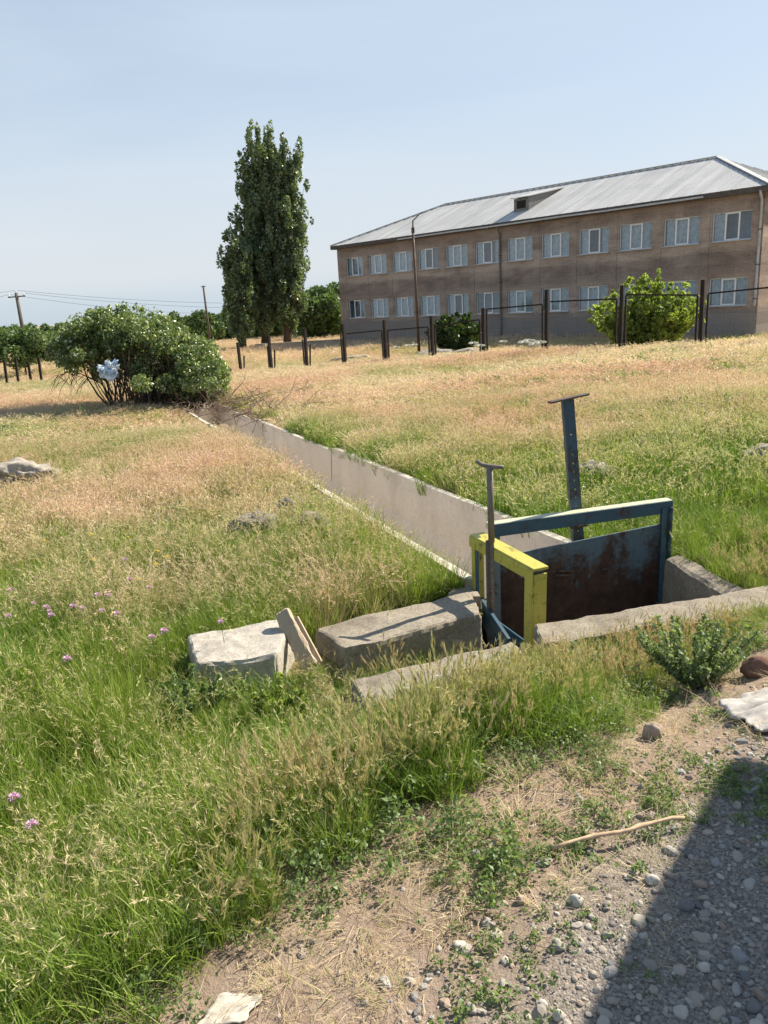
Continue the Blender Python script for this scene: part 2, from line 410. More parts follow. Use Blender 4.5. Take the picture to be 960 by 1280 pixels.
def mat_leaf(name, c_dark, c_light, c_tint=None, rough=.45, trans=.35, spec=.35):
    """gc: R random per leaf, G clump random"""
    t = NT(name); gc = t.attr('gc'); r, g, b = [t.n('ShaderNodeSeparateColor')][0].outputs[:3]
    sp = t.t.nodes[-1]; t.l(gc[0], sp.inputs[0])
    f = t.math('ADD', t.math('MULTIPLY', r, .6), t.math('MULTIPLY', g, .4))
    col = t.ramp(f, [(.2, c_dark), (.8, c_light)])
    if c_tint: col = t.mix(t.ramp(r, [(.92, (0, 0, 0)), (.96, (1, 1, 1))]), col, c_tint)  # a few leaves turn near-white, a glint painted into their colour
    p = t.pbsdf(col, rough, 0, spec)
    tl = t.n('ShaderNodeBsdfTranslucent'); tc = t.mix(1.0, col, (1.25, 1.35, .55), 'MULTIPLY'); t.l(tc, tl.inputs[0])
    m = t.n('ShaderNodeMixShader'); m.inputs[0].default_value = trans; t.l(p, m.inputs[1]); t.l(tl.outputs[0], m.inputs[2])
    return t.done(m.outputs[0])
M_POPLAR = mat_leaf('poplar_leaves', (.085, .125, .065), (.21, .26, .14), None, .34, .36, .6)
M_FARLEAF = mat_leaf('tree_leaves', (.06, .105, .04), (.14, .20, .075), None, .5, .34)
M_BUSH = mat_leaf('bush_leaves', (.065, .11, .036), (.24, .30, .12), (.62, .64, .52), .34, .36, .6)  # third colour paints pale glints onto scattered leaves
M_SHRUB = mat_leaf('shrub_leaves', (.14, .20, .045), (.36, .42, .12), None, .45, .48)
M_DSHRUB = mat_leaf('dark_shrub_leaves', (.035, .065, .02), (.08, .125, .035), None, .45, .3)
M_WEED = mat_leaf('weed_leaves', (.10, .165, .055), (.25, .32, .15), None, .45, .4, .3)
M_BARK = mat_plain('bark', (.085, .065, .05), .95, 0, .1, .4, 6)
M_TWIG = mat_plain('dry_twig', (.20, .145, .11), .9, 0, .15, .3, 8)

def mat_grass(name, trans=.36):
    """gc: R dryness offset, G random, B seed head, A height along blade; instance attribute tint = dryness of the place"""
    t = NT(name); gc = t.attr('gc'); sp = t.n('ShaderNodeSeparateColor'); t.l(gc[0], sp.inputs[0]); r, g, b = sp.outputs[:3]; a = gc[3]
    ti = t.attr('tint', 'INSTANCER')[2]; hu = t.attr('hue', 'INSTANCER')[2]
    d = t.math('ADD', t.math('ADD', ti, t.math('MULTIPLY', t.math('SUBTRACT', r, .5), .75)), t.math('MULTIPLY', t.math('SUBTRACT', a, .5), .12), True)
    gr = t.mix(g, (.045, .120, .012), (.18, .31, .038))
    gr = t.mix(t.math('MULTIPLY', hu, .65), gr, (.33, .39, .075))
    dr = t.mix(g, (.53, .44, .27), (.72, .62, .42))
    dr = t.mix(t.math('MULTIPLY', hu, .95), dr, (.58, .39, .30))
    col = t.mix(t.ramp(d, [(.30, (0, 0, 0)), (.75, (1, 1, 1))]), gr, dr)
    hd = t.mix(g, (.64, .50, .37), (.76, .65, .49))
    hd = t.mix(t.math('MULTIPLY', hu, .9), hd, (.63, .41, .33))
    hd = t.mix(t.math('SUBTRACT', .75, ti, True), hd, (.36, .40, .13))
    col = t.mix(b, col, hd)
    p = t.pbsdf(col, .5, 0, .3)
    tl = t.n('ShaderNodeBsdfTranslucent'); tc = t.mix(1.0, col, (1.12, 1.15, .82), 'MULTIPLY'); t.l(tc, tl.inputs[0])
    m = t.n('ShaderNodeMixShader'); m.inputs[0].default_value = trans; t.l(p, m.inputs[1]); t.l(tl.outputs[0], m.inputs[2])
    return t.done(m.outputs[0])
M_GRASS = mat_grass('meadow_grass_blades')

def mat_pebble():
    t = NT('pebble_stone'); ti = t.attr('tint', 'INSTANCER')[2]; co = t.coord(); a = t.noise(40, 5, .7, co)
    col = t.ramp(ti, [(0, (.20, .18, .165)), (.25, (.33, .29, .25)), (.5, (.42, .37, .31)), (.7, (.27, .27, .27)), (.85, (.50, .46, .41)), (1, (.30, .23, .19))])
    col = t.mix(1.0, col, t.ramp(a, [(.3, (.75, .75, .75)), (.7, (1.2, 1.2, 1.2))]), 'MULTIPLY')
    return t.done(t.pbsdf(col, .85, 0, .3, t.bump(a, .4, .003)))
M_PEB = mat_pebble()
def mat_stone_obj(name, c):
    t = NT(name); co = t.coord(); a = t.noise(35, 6, .7, co); b = t.noise(9, 4, .6, co)
    col = t.mix(t.ramp(b, [(.35, (0, 0, 0)), (.65, (1, 1, 1))]), c, tuple(x * .72 for x in c))
    col = t.mix(1.0, col, t.ramp(a, [(.3, (.75, .75, .75)), (.7, (1.2, 1.2, 1.2))]), 'MULTIPLY')
    return t.done(t.pbsdf(col, .85, 0, .3, t.bump(a, .5, .004)))

def mat_ground():
    t = NT('soil_and_dust'); co = t.coord(); gc = t.attr('gc'); sp = t.n('ShaderNodeSeparateColor'); t.l(gc[0], sp.inputs[0]); fld = sp.outputs[0]; grv = sp.outputs[1]; dry = sp.outputs[2]
    a = t.noise(2.5, 7, .65, co, .3); b = t.noise(30, 6, .7, co); c = t.noise(140, 4, .7, co)
    dirt = t.mix(t.ramp(a, [(.35, (0, 0, 0)), (.65, (1, 1, 1))]), (.225, .165, .128), (.33, .255, .20))
    dirt = t.mix(t.ramp(b, [(.52, (0, 0, 0)), (.7, (.6, .6, .6))]), dirt, (.40, .32, .25))
    vo = t.n('ShaderNodeTexVoronoi'); vo.inputs['Scale'].default_value = 150; t.l(co, vo.inputs['Vector'])
    gr = t.ramp(t.sep(vo.outputs['Color'])[0], [(0, (.15, .13, .12)), (.5, (.25, .22, .19)), (1, (.36, .32, .28))])
    dirt = t.mix(grv, dirt, gr)
    thatch = t.mix(t.ramp(b, [(.35, (0, 0, 0)), (.65, (1, 1, 1))]), (.085, .085, .032), (.17, .155, .065))
    thatchd = t.mix(t.ramp(b, [(.35, (0, 0, 0)), (.65, (1, 1, 1))]), (.33, .24, .13), (.52, .40, .22))
    col = t.mix(fld, dirt, t.mix(dry, thatch, thatchd))
    h = t.math('ADD', t.math('MULTIPLY', b, .8), t.math('ADD', t.math('MULTIPLY', c, .35), t.math('MULTIPLY', t.math('MULTIPLY', vo.outputs[0], grv), -.25)))
    return t.done(t.pbsdf(col, .97, 0, .12, t.bump(h, .8, .02)))
M_GROUND = mat_ground()

# ------------------------------------------------------------------ ground sheet
def dryness(x, y):
    """0 lush green .. 1 straw dry, as the field shows"""
    n1 = fbm(x, y, .35, 21, 4); n2 = fbm(x, y, 1.3, 33, 3)
    base = .02 + .64 * sm((y - 4.2) / 7.5)
    n3 = fbm(x * .55, y, .8, 44, 3)
    d = base + (n1 - .5) * 1.5 + (n2 - .5) * .8 + (n3 - .5) * .7
    cd = canal_dist(x, y); rightside = x > canal_c(y)
    d = d - np.where(rightside, .55 * np.exp(-(np.maximum(cd - .5, 0) / 1.3) ** 2), .5 * np.exp(-(np.maximum(cd - .5, 0) / .8) ** 2) * (y < 9)) * (y > 4)
    d = d + .22 * np.exp(-(((x + 3.0) / 2.2) ** 2 + ((y - 7.2) / 2.6) ** 2))
    d = d - .30 * np.exp(-(((x - 3.0) / 1.6) ** 2 + ((y - 6.6) / 2.2) ** 2))
    d = d + .25 * sm((y - 13) / 8) * (x > canal_c(y))
    return np.clip(d, 0, 1)

def build_ground():
    us = np.concatenate([-np.geomspace(6, .62, 30)[:-1], np.linspace(-.62, .66, 470), np.geomspace(.66, 6, 30)[1:]])
    ys = np.concatenate([np.linspace(-30, .2, 24)[:-1], np.geomspace(.2 + 2, 48 + 2, 470) - 2, np.geomspace(50, 6000, 70)])
    U, Y = np.meshgrid(us, ys); X = U * (np.maximum(Y, 0) + 1.9)
    # open the sheet along the canal: pull the rim outward, drop the faces inside
    cx = canal_c(Y); sd = (X - cx) / _cn; inn = (np.abs(sd) < .53) & (np.abs(sd) > .36) & (Y > CANAL_Y0 - .2) & (Y < CANAL_Y1)
    X = np.where(inn, cx + np.sign(sd) * .535 * _cn, X)
    Z = gz(X, Y)
    kill = (canal_dist(X, Y) < .40) & (Y > CANAL_Y0 - .2) & (Y < CANAL_Y1)
    kill |= inpoly(X, Y, PIT) | inpoly(X, Y, CHAN)
    fld = sm((edge_s(X, Y) - .10 + .14 * sm((X - .3) / .6) + (fbm(X, Y, 2.5, 3, 3) - .5) * .5) / .25)
    gv = sm((-edge_s(X, Y) - .38 + (fbm(X, Y, 3, 8, 3) - .5) * .35) / .25)
    A = np.stack([fld, gv, dryness(X, Y), np.ones_like(fld)], -1).reshape(-1, 4)
    ny, nx = X.shape; i = np.arange(nx * ny).reshape(ny, nx)
    q = np.stack([i[:-1, :-1], i[:-1, 1:], i[1:, 1:], i[1:, :-1]], -1).reshape(-1, 4)
    k = kill.ravel(); q = q[~(k[q].any(1))]
    me = mesh_np('ground', np.stack([X, Y, Z], -1).reshape(-1, 3), [q], M_GROUND, {'gc': A}, True)
    tag(link('ground', me), kind='structure')
build_ground()

# ------------------------------------------------------------------ school building
def build_school():
    TH = rad(131.9933); c0 = aty(953, 300, 41.0)
    root = thing('school_building', (c0.x, c0.y, -1.2), 'long two storey brown stone school building with grey metal roof behind the fence', 'building', None, TH)
    Lg, D, EZ = 33.8, 12.0, 7.2
    wx = [(.59 + 2.74 * i, .59 + 2.74 * i + 2.05) for i in range(12)]
    rows = [(1.615, 3.05), (4.91, 6.34)]
    # front wall with openings and reveals (local: x along facade, +y towards the camera)
    mb = MB(); xs = [0]
    for a, b in wx: xs += [a, b]
    xs.append(Lg); zs = [-1.0, rows[0][0], rows[0][1], rows[1][0], rows[1][1], EZ]
    for i in range(len(xs) - 1):
        for j in range(len(zs) - 1):
            if i % 2 == 1 and j % 2 == 1:
                x0, x1, z0, z1 = xs[i], xs[i + 1], zs[j], zs[j + 1]; d = -.16
                mb.add([(x0, 0, z0), (x0, d, z0), (x0, d, z1), (x0, 0, z1)], [(0, 1, 2, 3)])
                mb.add([(x1, 0, z0), (x1, d, z0), (x1, d, z1), (x1, 0, z1)], [(0, 1, 2, 3)])
                mb.add([(x0, 0, z0), (x1, 0, z0), (x1, d, z0), (x0, d, z0)], [(0, 1, 2, 3)])
                mb.add([(x0, 0, z1), (x1, 0, z1), (x1, d, z1), (x0, d, z1)], [(0, 1, 2, 3)])
            else:
                mb.add([(xs[i], 0, zs[j]), (xs[i + 1], 0, zs[j]), (xs[i + 1], 0, zs[j + 1]), (xs[i], 0, zs[j + 1])], [(0, 1, 2, 3)])
    mb.add([(0, 0, -1), (0, -D, -1), (0, -D, EZ), (0, 0, EZ)], [(0, 1, 2, 3)])
    mb.add([(Lg, 0, -1), (Lg, -D, -1), (Lg, -D, EZ), (Lg, 0, EZ)], [(0, 1, 2, 3)])
    mb.add([(0, -D, -1), (Lg, -D, -1), (Lg, -D, EZ), (0, -D, EZ)], [(0, 1, 2, 3)])
    mb.build('wall', M_WALL, root, local=True)
    # shallow render piers between the bays and at the corners
    for i in range(13):
        pm = MB()
        xm = {0: .3, 12: Lg - .25}.get(i, .59 + 2.74 * i - .345)
        if i == 6: continue
        wd = .22 if 0 < i < 12 else .25
        pm.box(xm - wd, xm + wd, .004, .022, 1.3 + .01 * i, EZ - .25)
        pm.build('pilaster', M_WALL, root, local=True)
    # windows
    rng = random.Random(4); first = None
    for r, (z0, z1) in enumerate(rows):
        for i, (x0, x1) in enumerate(wx):
            W = x1 - x0; H = z1 - z0
            if first is None:
                f = MB(); b = .045
                f.box(0, W, -.02, .04, 0, b).box(0, W, -.02, .04, H - b, H).box(0, b, -.02, .04, b, H - b).box(W - b, W, -.02, .04, b, H - b)
                first = f.build('window', M_FRAME, root, local=True); first.location = (x0, -.13, z0)
                g = MB(); s0, s1 = W * .33, W * .67
                for a in (s0, s1): g.box(a - .04, a + .04, -.02, .045, b, H - b)
                g.box(s0 + .04, s1 - .04, -.02, .045, b, b + .06).box(s0 + .04, s1 - .04, -.02, .045, H - b - .06, H - b)
                g.build('sash', M_PVC, first, local=True)
                g = MB(); g.add([(b, .01, b), (W - b, .01, b), (W - b, .01, H - b), (b, .01, H - b)], [(3, 2, 1, 0)]); g.build('pane', M_GLASS, first, local=True)
                g = MB(); g.box(-.08, W + .08, .02, .24, -.04, -.003); g.build('sill', M_GUTTER, first, local=True)
                g = MB(); g.add([(0, -.9, 0), (W, -.9, 0), (W, -.9, H), (0, -.9, H)], [(0, 1, 2, 3)])
                g.add([(0, -.9, 0), (0, -.03, 0), (0, -.03, H), (0, -.9, H)], [(0, 1, 2, 3)]).add([(W, -.9, 0), (W, -.03, 0), (W, -.03, H), (W, -.9, H)], [(0, 1, 2, 3)])
                g.add([(0, -.9, H), (W, -.9, H), (W, -.03, H), (0, -.03, H)], [(0, 1, 2, 3)]).add([(0, -.9, 0), (W, -.9, 0), (W, -.03, 0), (0, -.03, 0)], [(0, 1, 2, 3)])
                g.build('room_recess', M_ROOM, first, local=True)
                wkids = list(first.children); win = first
            else:
                win = first.copy(); COL.objects.link(win); win.parent = root; win.location = (x0, -.13, z0)
                for ch in wkids:
                    c = ch.copy(); COL.objects.link(c); c.parent = win
            # curtains: some full, some to one side
            spans = []
            if rng.random() < .62 or (r == 1 and i >= 10): spans = [(.05, W - .05)]
            elif r == 1: spans = [(W - rng.uniform(.45, .68), W - .05), (.05, rng.uniform(.3, .62))] if rng.random() < .8 else [(W - .6, W - .05)]
            elif rng.random() < .8: spans = [(W - rng.uniform(.4, .68), W - .05)] if rng.random() < .5 else [(.05, .62), (W - rng.uniform(.4, .68), W - .05)]
            if spans:
                for a, b2 in spans:
                    g = MB(); n = max(6, int((b2 - a) / .05)); vs = []; fs = []
                    for k in range(n + 1):
                        x = a + (b2 - a) * k / n; yy = -.12 + .03 * math.sin(k * 1.9 + i)
                        vs += [(x, yy, .02), (x, yy, H - .03)]
                    for k in range(n): fs.append((2 * k, 2 * k + 2, 2 * k + 3, 2 * k + 1))
                    g.add(vs, fs); g.build('curtain', M_CURT, win, local=True)
    # hipped roof with standing seams
    o = .38; RZ = 9.87; e = EZ + .06; rm = MB()
    A, B, Cc, Dd = (-o, o, e), (Lg + o, o, e), (Lg + o, -D - o, e), (-o, -D - o, e); P, Q = (5.35, -6, RZ), (27.2, -6, RZ)
    up = .10
    T = lambda p: (p[0], p[1], p[2] + up)
    rm.add([T(A), T(B), T(Q), T(P)], [(0, 1, 2, 3)]).add([T(B), T(Cc), T(Q)], [(0, 1, 2)]).add([T(Cc), T(Dd), T(P), T(Q)], [(0, 1, 2, 3)]).add([T(Dd), T(A), T(P)], [(0, 1, 2)])
    roof = rm.build('roof', M_ROOF, root, local=True)
    sm_ = MB()
    for k in range(int((Lg + 2 * o) / .55)):
        x = -o + .3 + .55 * k; t = 1.0
        if x < P[0]: t = (x + o) / (P[0] + o)
        if x > Q[0]: t = (Lg + o - x) / (Lg + o - Q[0])
        sm_.bar((x, o, e + up + .012), (x, o + (-6 - o) * t, e + up + .012 + (RZ - e) * t), .035, .03, (1, 0, 0))
    for k in range(int((D + 2 * o) / .55)):
        y = o - .3 - .55 * k; t = min((o - y) / (o + 6), (y + D + o) / (D + o - 6))
        sm_.bar((-o, y, e + up + .012), (-o + (P[0] + o) * t, y, e + up + .012 + (RZ - e) * t), .035, .03, (0, 1, 0))
    sm_.build('standing_seams', M_ROOF, roof, local=True)
    hp = MB()
    for a, b in ((A, P), (B, Q), (P, Q)): hp.bar((a[0], a[1], a[2] + up + .05), (b[0], b[1], b[2] + up + .05), .28, .05)
    hp.build('ridge_cap', M_GUTTER, roof, local=True)
    fa = MB(); fa.box(-o, Lg + o, o - .03, o, e - .17, e + up - .01); fa.box(-o - .002, -o + .03, -D, o - .031, e - .17, e + up - .01); fa.box(Lg + o - .03, Lg + o + .002, -D, o - .031, e - .17, e + up - .01)
    fa.add([(-o, .001, e - .16), (Lg + o, .001, e - .16), (Lg + o, o - .03, e - .165), (-o, o - .03, e - .165)], [(0, 1, 2, 3)])
    fa.add([(-o + .03, -D, e - .16), (0, -D, e - .16), (0, .0, e - .16), (-o + .03, 0, e - .16)], [(0, 1, 2, 3)])
    fa.build('eave_board', M_DARKTRIM, roof, local=True)
    gt = MB()
    for k in range(8):
        x0 = 3.0 + k * 2.9; gt.bar((x0, o + .06, e - .06 - .012 * (k % 3)), (x0 + 2.9, o + .06, e - .06 - .012 * ((k + 1) % 3)), .10, .09)
    gt.build('gutter', M_GUTTER, roof, local=True)
    # dormer
    dm = MB(); x0, x1 = 15.55, 16.75; zf = 8.86
    zr = lambda y: e + up + (RZ - e) * (o - y) / (o + 6)
    yb = -5.2
    dm.add([(x0, -1.3, zr(-1.3) - .05), (x1, -1.3, zr(-1.3) - .05), (x1, -1.3, zf), (x0, -1.3, zf)], [(0, 1, 2, 3)])
    for x in (x0, x1): dm.add([(x, -1.3, zr(-1.3) - .05), (x, yb, zr(yb) - .05), (x, yb, zr(yb) + .02), (x, -1.3, zf)], [(0, 1, 2, 3)])
    dr = dm.build('dormer', M_PIPE, roof, local=True)
    d2 = MB(); d2.hexa([(x0 - .12, -1.05, zf), (x1 + .12, -1.05, zf), (x1 + .12, yb - .2, zr(yb)), (x0 - .12, yb - .2, zr(yb)),
                        (x0 - .12, -1.05, zf + .06), (x1 + .12, -1.05, zf + .06), (x1 + .12, yb - .2, zr(yb) + .08), (x0 - .12, yb - .2, zr(yb) + .08)])
    d2.build('dormer_roof', M_ROOF, dr, local=True)
    d3 = MB(); d3.box(x0 + .25, x1 - .25, -1.297, -1.27, zf - .62, zf - .15); d3.build('vent_opening', M_FENCE, dr, local=True)
    # downpipes
    for x, zb in ((16.86, .2), (.12, 1.55)):
        p = MB(); p.tube([(x, .36, e - .1), (x, .3, e - .3), (x, .10, e - .55), (x, .10, zb + .15), (x, .16, zb)], .055 if x > 1 else .07, 8)
        dp = p.build('downpipe', M_PIPE if x > 1 else M_GUTTER, root, local=True, smooth=True)
        for z in (1.9, 3.6, 5.3): MB().box(x - .085, x + .085, .0, .17, z, z + .05).build('pipe_bracket', M_DARKTRIM, dp, local=True)
build_school()

# ------------------------------------------------------------------ iron fence behind the field
def build_fence():
    posts = [(875, 350, 440), (775, 357, 438), (683, 362, 440), (605, 385, 446), (541, 395, 450), (483, 400, 452), (432, 405, 460), (384, 412, 463), (340, 420, 466), (302, 428, 470)]
    root = thing('iron_fence', (2.0, 32.0, gzf(2, 32)), 'dark iron fence with paired posts and thin top rails across the far field edge', 'fence')
    pts = []
    for px, pt, pb in posts:
        r = ray(px, pb); t = (FA[0] * FN[0] + FA[1] * FN[1]) / (r.x * FN[0] + r.y * FN[1]); p = Vector((0, 0, EYE)) + r * t
        r2 = ray(px, pt); t2 = (FA[0] * FN[0] + FA[1] * FN[1]) / (r2.x * FN[0] + r2.y * FN[1]); q = Vector((0, 0, EYE)) + r2 * t2
        pts.append((p, q.z))
    fd = Vector((FD[0], FD[1], 0))
    # two more posts to the right, beyond the picture's edge, carry on the line
    p, h = pts[0]; pts.insert(0, (Vector((p.x - fd.x * 2.55, p.y - fd.y * 2.55, p.z + .12)), h + .12))
    rnd = random.Random(2)
    for i, (p, zt) in enumerate(pts):
        lean = Vector((rnd.uniform(-.03, .03), rnd.uniform(-.02, .02), 0))
        m = MB(); m.bar((p.x, p.y, p.z - .4), (p.x + lean.x, p.y + lean.y, zt), .12, .11, fd); m.build('post', M_FENCE, root)
    for i in range(len(pts) - 1):
        a, za = pts[i]; b, zb = pts[i + 1]
        f = MB(); gap = .16; za2 = za - .42; zb2 = zb - .42
        if i in (1,): za2, zb2 = za - .45, zb - .30
        A0 = a + fd * gap; B0 = b - fd * gap
        has_rail = i <= 6; l_ok = True
        if i == 3: zb2 = zb - .05; za2 = za - .5
        if has_rail:
            f.bar((A0.x, A0.y, za2), (B0.x, B0.y, zb2), .05, .05)
        f.bar((A0.x, A0.y, a.z - .3), (A0.x, A0.y, za2 - .026), .055, .055, fd)
        if i % 4 != 2 : f.bar((B0.x, B0.y, b.z - .3), (B0.x + (.12 if not has_rail else 0), B0.y, zb2 - (.026 if has_rail else .25)), .055, .055, fd)
        f.build('rail_frame', M_FENCE, root)
build_fence()

# short fence stretch far left
def far_fence():
    root = thing('old_post_fence', (-20, 42, gzf(-20, 42)), 'short run of leaning dark posts beside the far left tree', 'fence')
    for px, pt, pb in ((8, 450, 474), (22, 447, 473), (38, 452, 472), (51, 446, 472)):
        a = aty(px, pb, 42); b = aty(px - 3, pt, 42)
        m = MB(); m.bar((a.x, a.y, a.z - .4), b, .11, .11); m.build('post', M_FENCE, root)
far_fence()

# ------------------------------------------------------------------ precast canal
def build_canal():
    sec = []                                            # inner profile then outer, (offset, depth)
    for k in range(0, 9):
        a = k / 8; ang = math.pi * a
        sec.append((-math.copysign(abs(math.cos(ang)) ** .75, math.cos(ang)) * .49, -.82 * math.sin(ang) ** .55))
    segs = [(5.07, 11.45, .05, .0, 'nearest long concrete canal segment running from the gates to the stepped joint'),
            (11.45, 17.3, .0, -.015, 'middle concrete canal segment just beyond the stepped joint'),
            (17.3, 21.6, -.05, .01, 'far concrete canal segment passing beneath the dead branches'),
            (21.6, 27.0, -.10, .0, 'last concrete canal segment vanishing under the big bush')]
    for (y0, y1, dz, dx, lab) in segs:
        zc = float(gz(np.array([canal_c(y0)]), np.array([y0]), False)[0])
        root = thing('canal_segment', (canal_c(y0), y0, zc), lab, 'canal', 'precast concrete canal segments')
        n = max(10, int((y1 - y0) / .3)); ax = Vector((-.355, 1, 0)).normalized(); sd = Vector((ax.y, -ax.x, 0))
        th = .075
        inner = [(o, d) for o, d in sec]
        outer = []
        for i, (o, d) in enumerate(inner):
            outer.append((o + math.copysign(th, o) if abs(o) > .05 else o, d - (th if i not in (0, 8) else 0)))
        prof = [(outer[0][0], 0)] + [(inner[0][0], 0)] + inner[1:-1] + [(inner[-1][0], 0), (outer[-1][0], 0)] + outer[-2:0:-1]
        V = []; Fc = []; m = len(prof)
        for k in range(n + 1):
            t = k / n; y = y0 + (y1 - y0) * t + (.012 if k == 0 else 0); cx = canal_c(y) + dx
            z = float(gz(np.array([cx]), np.array([y]), False)[0]) + .055 + dz
            for j, (o, d) in enumerate(prof):
                p = Vector((cx, y, z + d)) + sd * o
                q = p * 2.2
                p = p + sd * mnoise.noise(q) * .010 + Vector((0, 0, 1)) * mnoise.noise(q * 1.7 + Vector((9, 3, 1))) * (.008 if abs(d) < .01 else .004)
                V.append(p)
        for k in range(n):
            for j in range(m):
                a = k * m + j; b = k * m + (j + 1) % m; Fc.append((a, b, b + m, a + m))
        Fc.append(tuple(range(m))); Fc.append(tuple(n * m + j for j in reversed(range(m))))
        mb = MB(); mb.add(V, Fc); mb.build('channel_shell', M_CANAL, root)
        # silt on the bottom
        st = MB(); vs = []; fs = []
        for k in range(n + 1):
            y = y0 + (y1 - y0) * k / n; cx = canal_c(y) + dx; z = float(gz(np.array([cx]), np.array([y]), False)[0]) - .72 + dz + .02 * mnoise.noise(Vector((y * 2, 0, 0)))
            vs += [Vector((cx, y, z)) - sd * .44, Vector((cx, y, z + .02)), Vector((cx, y, z)) + sd * .44]
        for k in range(n): fs += [(3 * k, 3 * k + 1, 3 * k + 4, 3 * k + 3), (3 * k + 1, 3 * k + 2, 3 * k + 5, 3 * k + 4)]
        st.add(vs, fs); st.build('silt_bed', M_SILT, root)
        if y1 > 26:
            cx = canal_c(y1) + dx; z = float(gz(np.array([cx]), np.array([y1]), False)[0]) + dz
            hw = MB(); c0 = Vector((cx, y1 - .06, 0)) - sd * .6; c1 = Vector((cx, y1 - .06, 0)) + sd * .6; hw.bar((c0.x, c0.y, z - .45), (c1.x, c1.y, z - .45), .1, 1.1); hw.build('headwall', M_CANAL, root)
M_SILT = mat_concrete('dry_silt', (.24, .19, .14), (.18, .14, .10), (.1, .08, .06), 3, .6)
build_canal()

# ------------------------------------------------------------------ gate basin
def block_thing(name, c8, n, amp, edge, mat, label, cat, freq=3, seed=0, group=None):
    V, Fc = rough_block(c8, n, amp, freq, seed, edge)
    base = sum((Vector(p) for p in c8[:4]), Vector()) / 4
    me = bpy.data.meshes.new(name); me.from_pydata([tuple(v - base) for v in V], [], Fc); me.materials.append(mat)
    o = link(name, me, None, base); return tag(o, label, cat, group)
def prism(quad, zt, zb, dt=None):
    """quad: 4 plan corners ccw; zt list or number"""
    zt = zt if hasattr(zt, '__len__') else [zt] * 4; zb = zb if hasattr(zb, '__len__') else [zb] * 4
    return [(x, y, z) for (x, y), z in zip(quad, zb)] + [(x, y, z) for (x, y), z in zip(quad, zt)]

def build_basin():
    # broken front sill (two cast lengths read as one worn kerb)
    block_thing('concrete_sill', prism([(.80, 3.86), (2.45, 4.08), (2.43, 4.37), (.83, 4.13)], [-.25, -.18, -.19, -.25], -.95), (70, 12, 20), .024, .018, M_CONC,
                'long worn concrete sill in front of the large blue gate', 'concrete sill', 3, 3)
    block_thing('basin_wall', prism([(2.09, 4.33), (2.25, 4.37), (2.11, 5.20), (1.97, 5.17)], [-.255, -.245, -.25, -.26], -1.0), (5, 16, 10), .012, .015, M_CONC,
                'concrete side wall of the basin right of the large gate', 'concrete wall', 3, 5)
    block_thing('gate_wall', prism([(1.70, 5.30), (2.42, 5.36), (2.40, 5.56), (1.70, 5.50)], [-.30, -.28, -.28, -.30], -1.0), (8, 3, 8), .01, .015, M_CONC,
                'buried concrete wall behind the right end of the large gate', 'concrete wall', 3, 8)
    m = MB(); m.add([(.40, 5.3, -.88), (.72, 3.7, -.88), (2.3, 4.2, -.84), (2.2, 5.3, -.86)], [(0, 1, 2, 3)])
    m.add([(-.62, 3.95, -.52), (-.4, 3.5, -.52), (.80, 3.85, -.74), (.70, 4.95, -.74)], [(0, 1, 2, 3)])
    o = m.build('basin_floor', M_SILT); o['kind'] = 'structure'
    block_thing('apron_slab', prism([(1.10, 4.36), (1.80, 4.42), (1.84, 4.62), (1.12, 4.56)], [-.47, -.45, -.45, -.47], -.86), (10, 4, 4), .01, .012, M_CONC,
                'low concrete ledge inside the basin at the foot of the large gate', 'concrete ledge', 4, 11)
    # left outlet blocks
    block_thing('concrete_beam', prism([(-.27, 3.93), (.56, 4.30), (.53, 4.68), (-.46, 4.24)], [-.25, -.24, -.24, -.25], -.90), (52, 18, 20), .015, .012, M_CONC,
                'long flat topped concrete beam lying left of the small yellow gate', 'concrete block', 4, 2)
    block_thing('beam_end', prism([(.36, 4.64), (.60, 4.64), (.58, 4.90), (.42, 4.84)], [-.27, -.26, -.28, -.28], -.9), (6, 6, 6), .010, .012, M_CONC,
                'small concrete shoulder between the canal lip and the long beam', 'concrete block', 4, 7)
    block_thing('broken_slab', prism([(-.17, 3.36), (.70, 3.76), (.68, 3.93), (-.22, 3.60)], [-.30, -.25, -.25, -.27], -.75), (44, 14, 16), .024, .018, M_CONC,
                'low broken concrete slab in front of the long beam among dry grass', 'concrete block', 3.4, 4)
    block_thing('pale_block', prism([(-1.06, 3.77), (-.62, 3.80), (-.56, 4.24), (-1.19, 4.14)], [-.22, -.20, -.17, -.20], -.62), (34, 30, 20), .018, .012, M_CONCW,
                'pale chipped concrete block lying in the grass with a board leaning on it', 'concrete block', 4, 9)
    # weathered board leaning on the pale block
    a = Vector((-.455, 3.90, -.34)); b = Vector((-.62, 4.12, -.085)); rt = thing('wooden_board', (a.x, a.y, a.z), 'short bleached splintered board leaning on the pale block', 'board')
    m = MB(); t = (b - a).normalized(); s = Vector((.75, .1, .65)); s = (s - t * s.dot(t)).normalized()
    c8 = []
    up = t.cross(s)
    for p in (a, b):
        c8 += [p - s * .048 - up * .025, p + s * .048 - up * .025, p + s * .048 + up * .025, p - s * .048 + up * .025]
    V, Fc = rough_block(c8, (8, 3, 14), .009, 14, 3, .012); m.add(V, Fc); m.build('plank', M_WOOD, rt)
    m = MB(); m.bar(a + s * .058 + up * .02, a.lerp(b, .8) + s * .056 + up * .018, .022, .02, s); m.build('splinter', M_WOOD, rt)
build_basin()

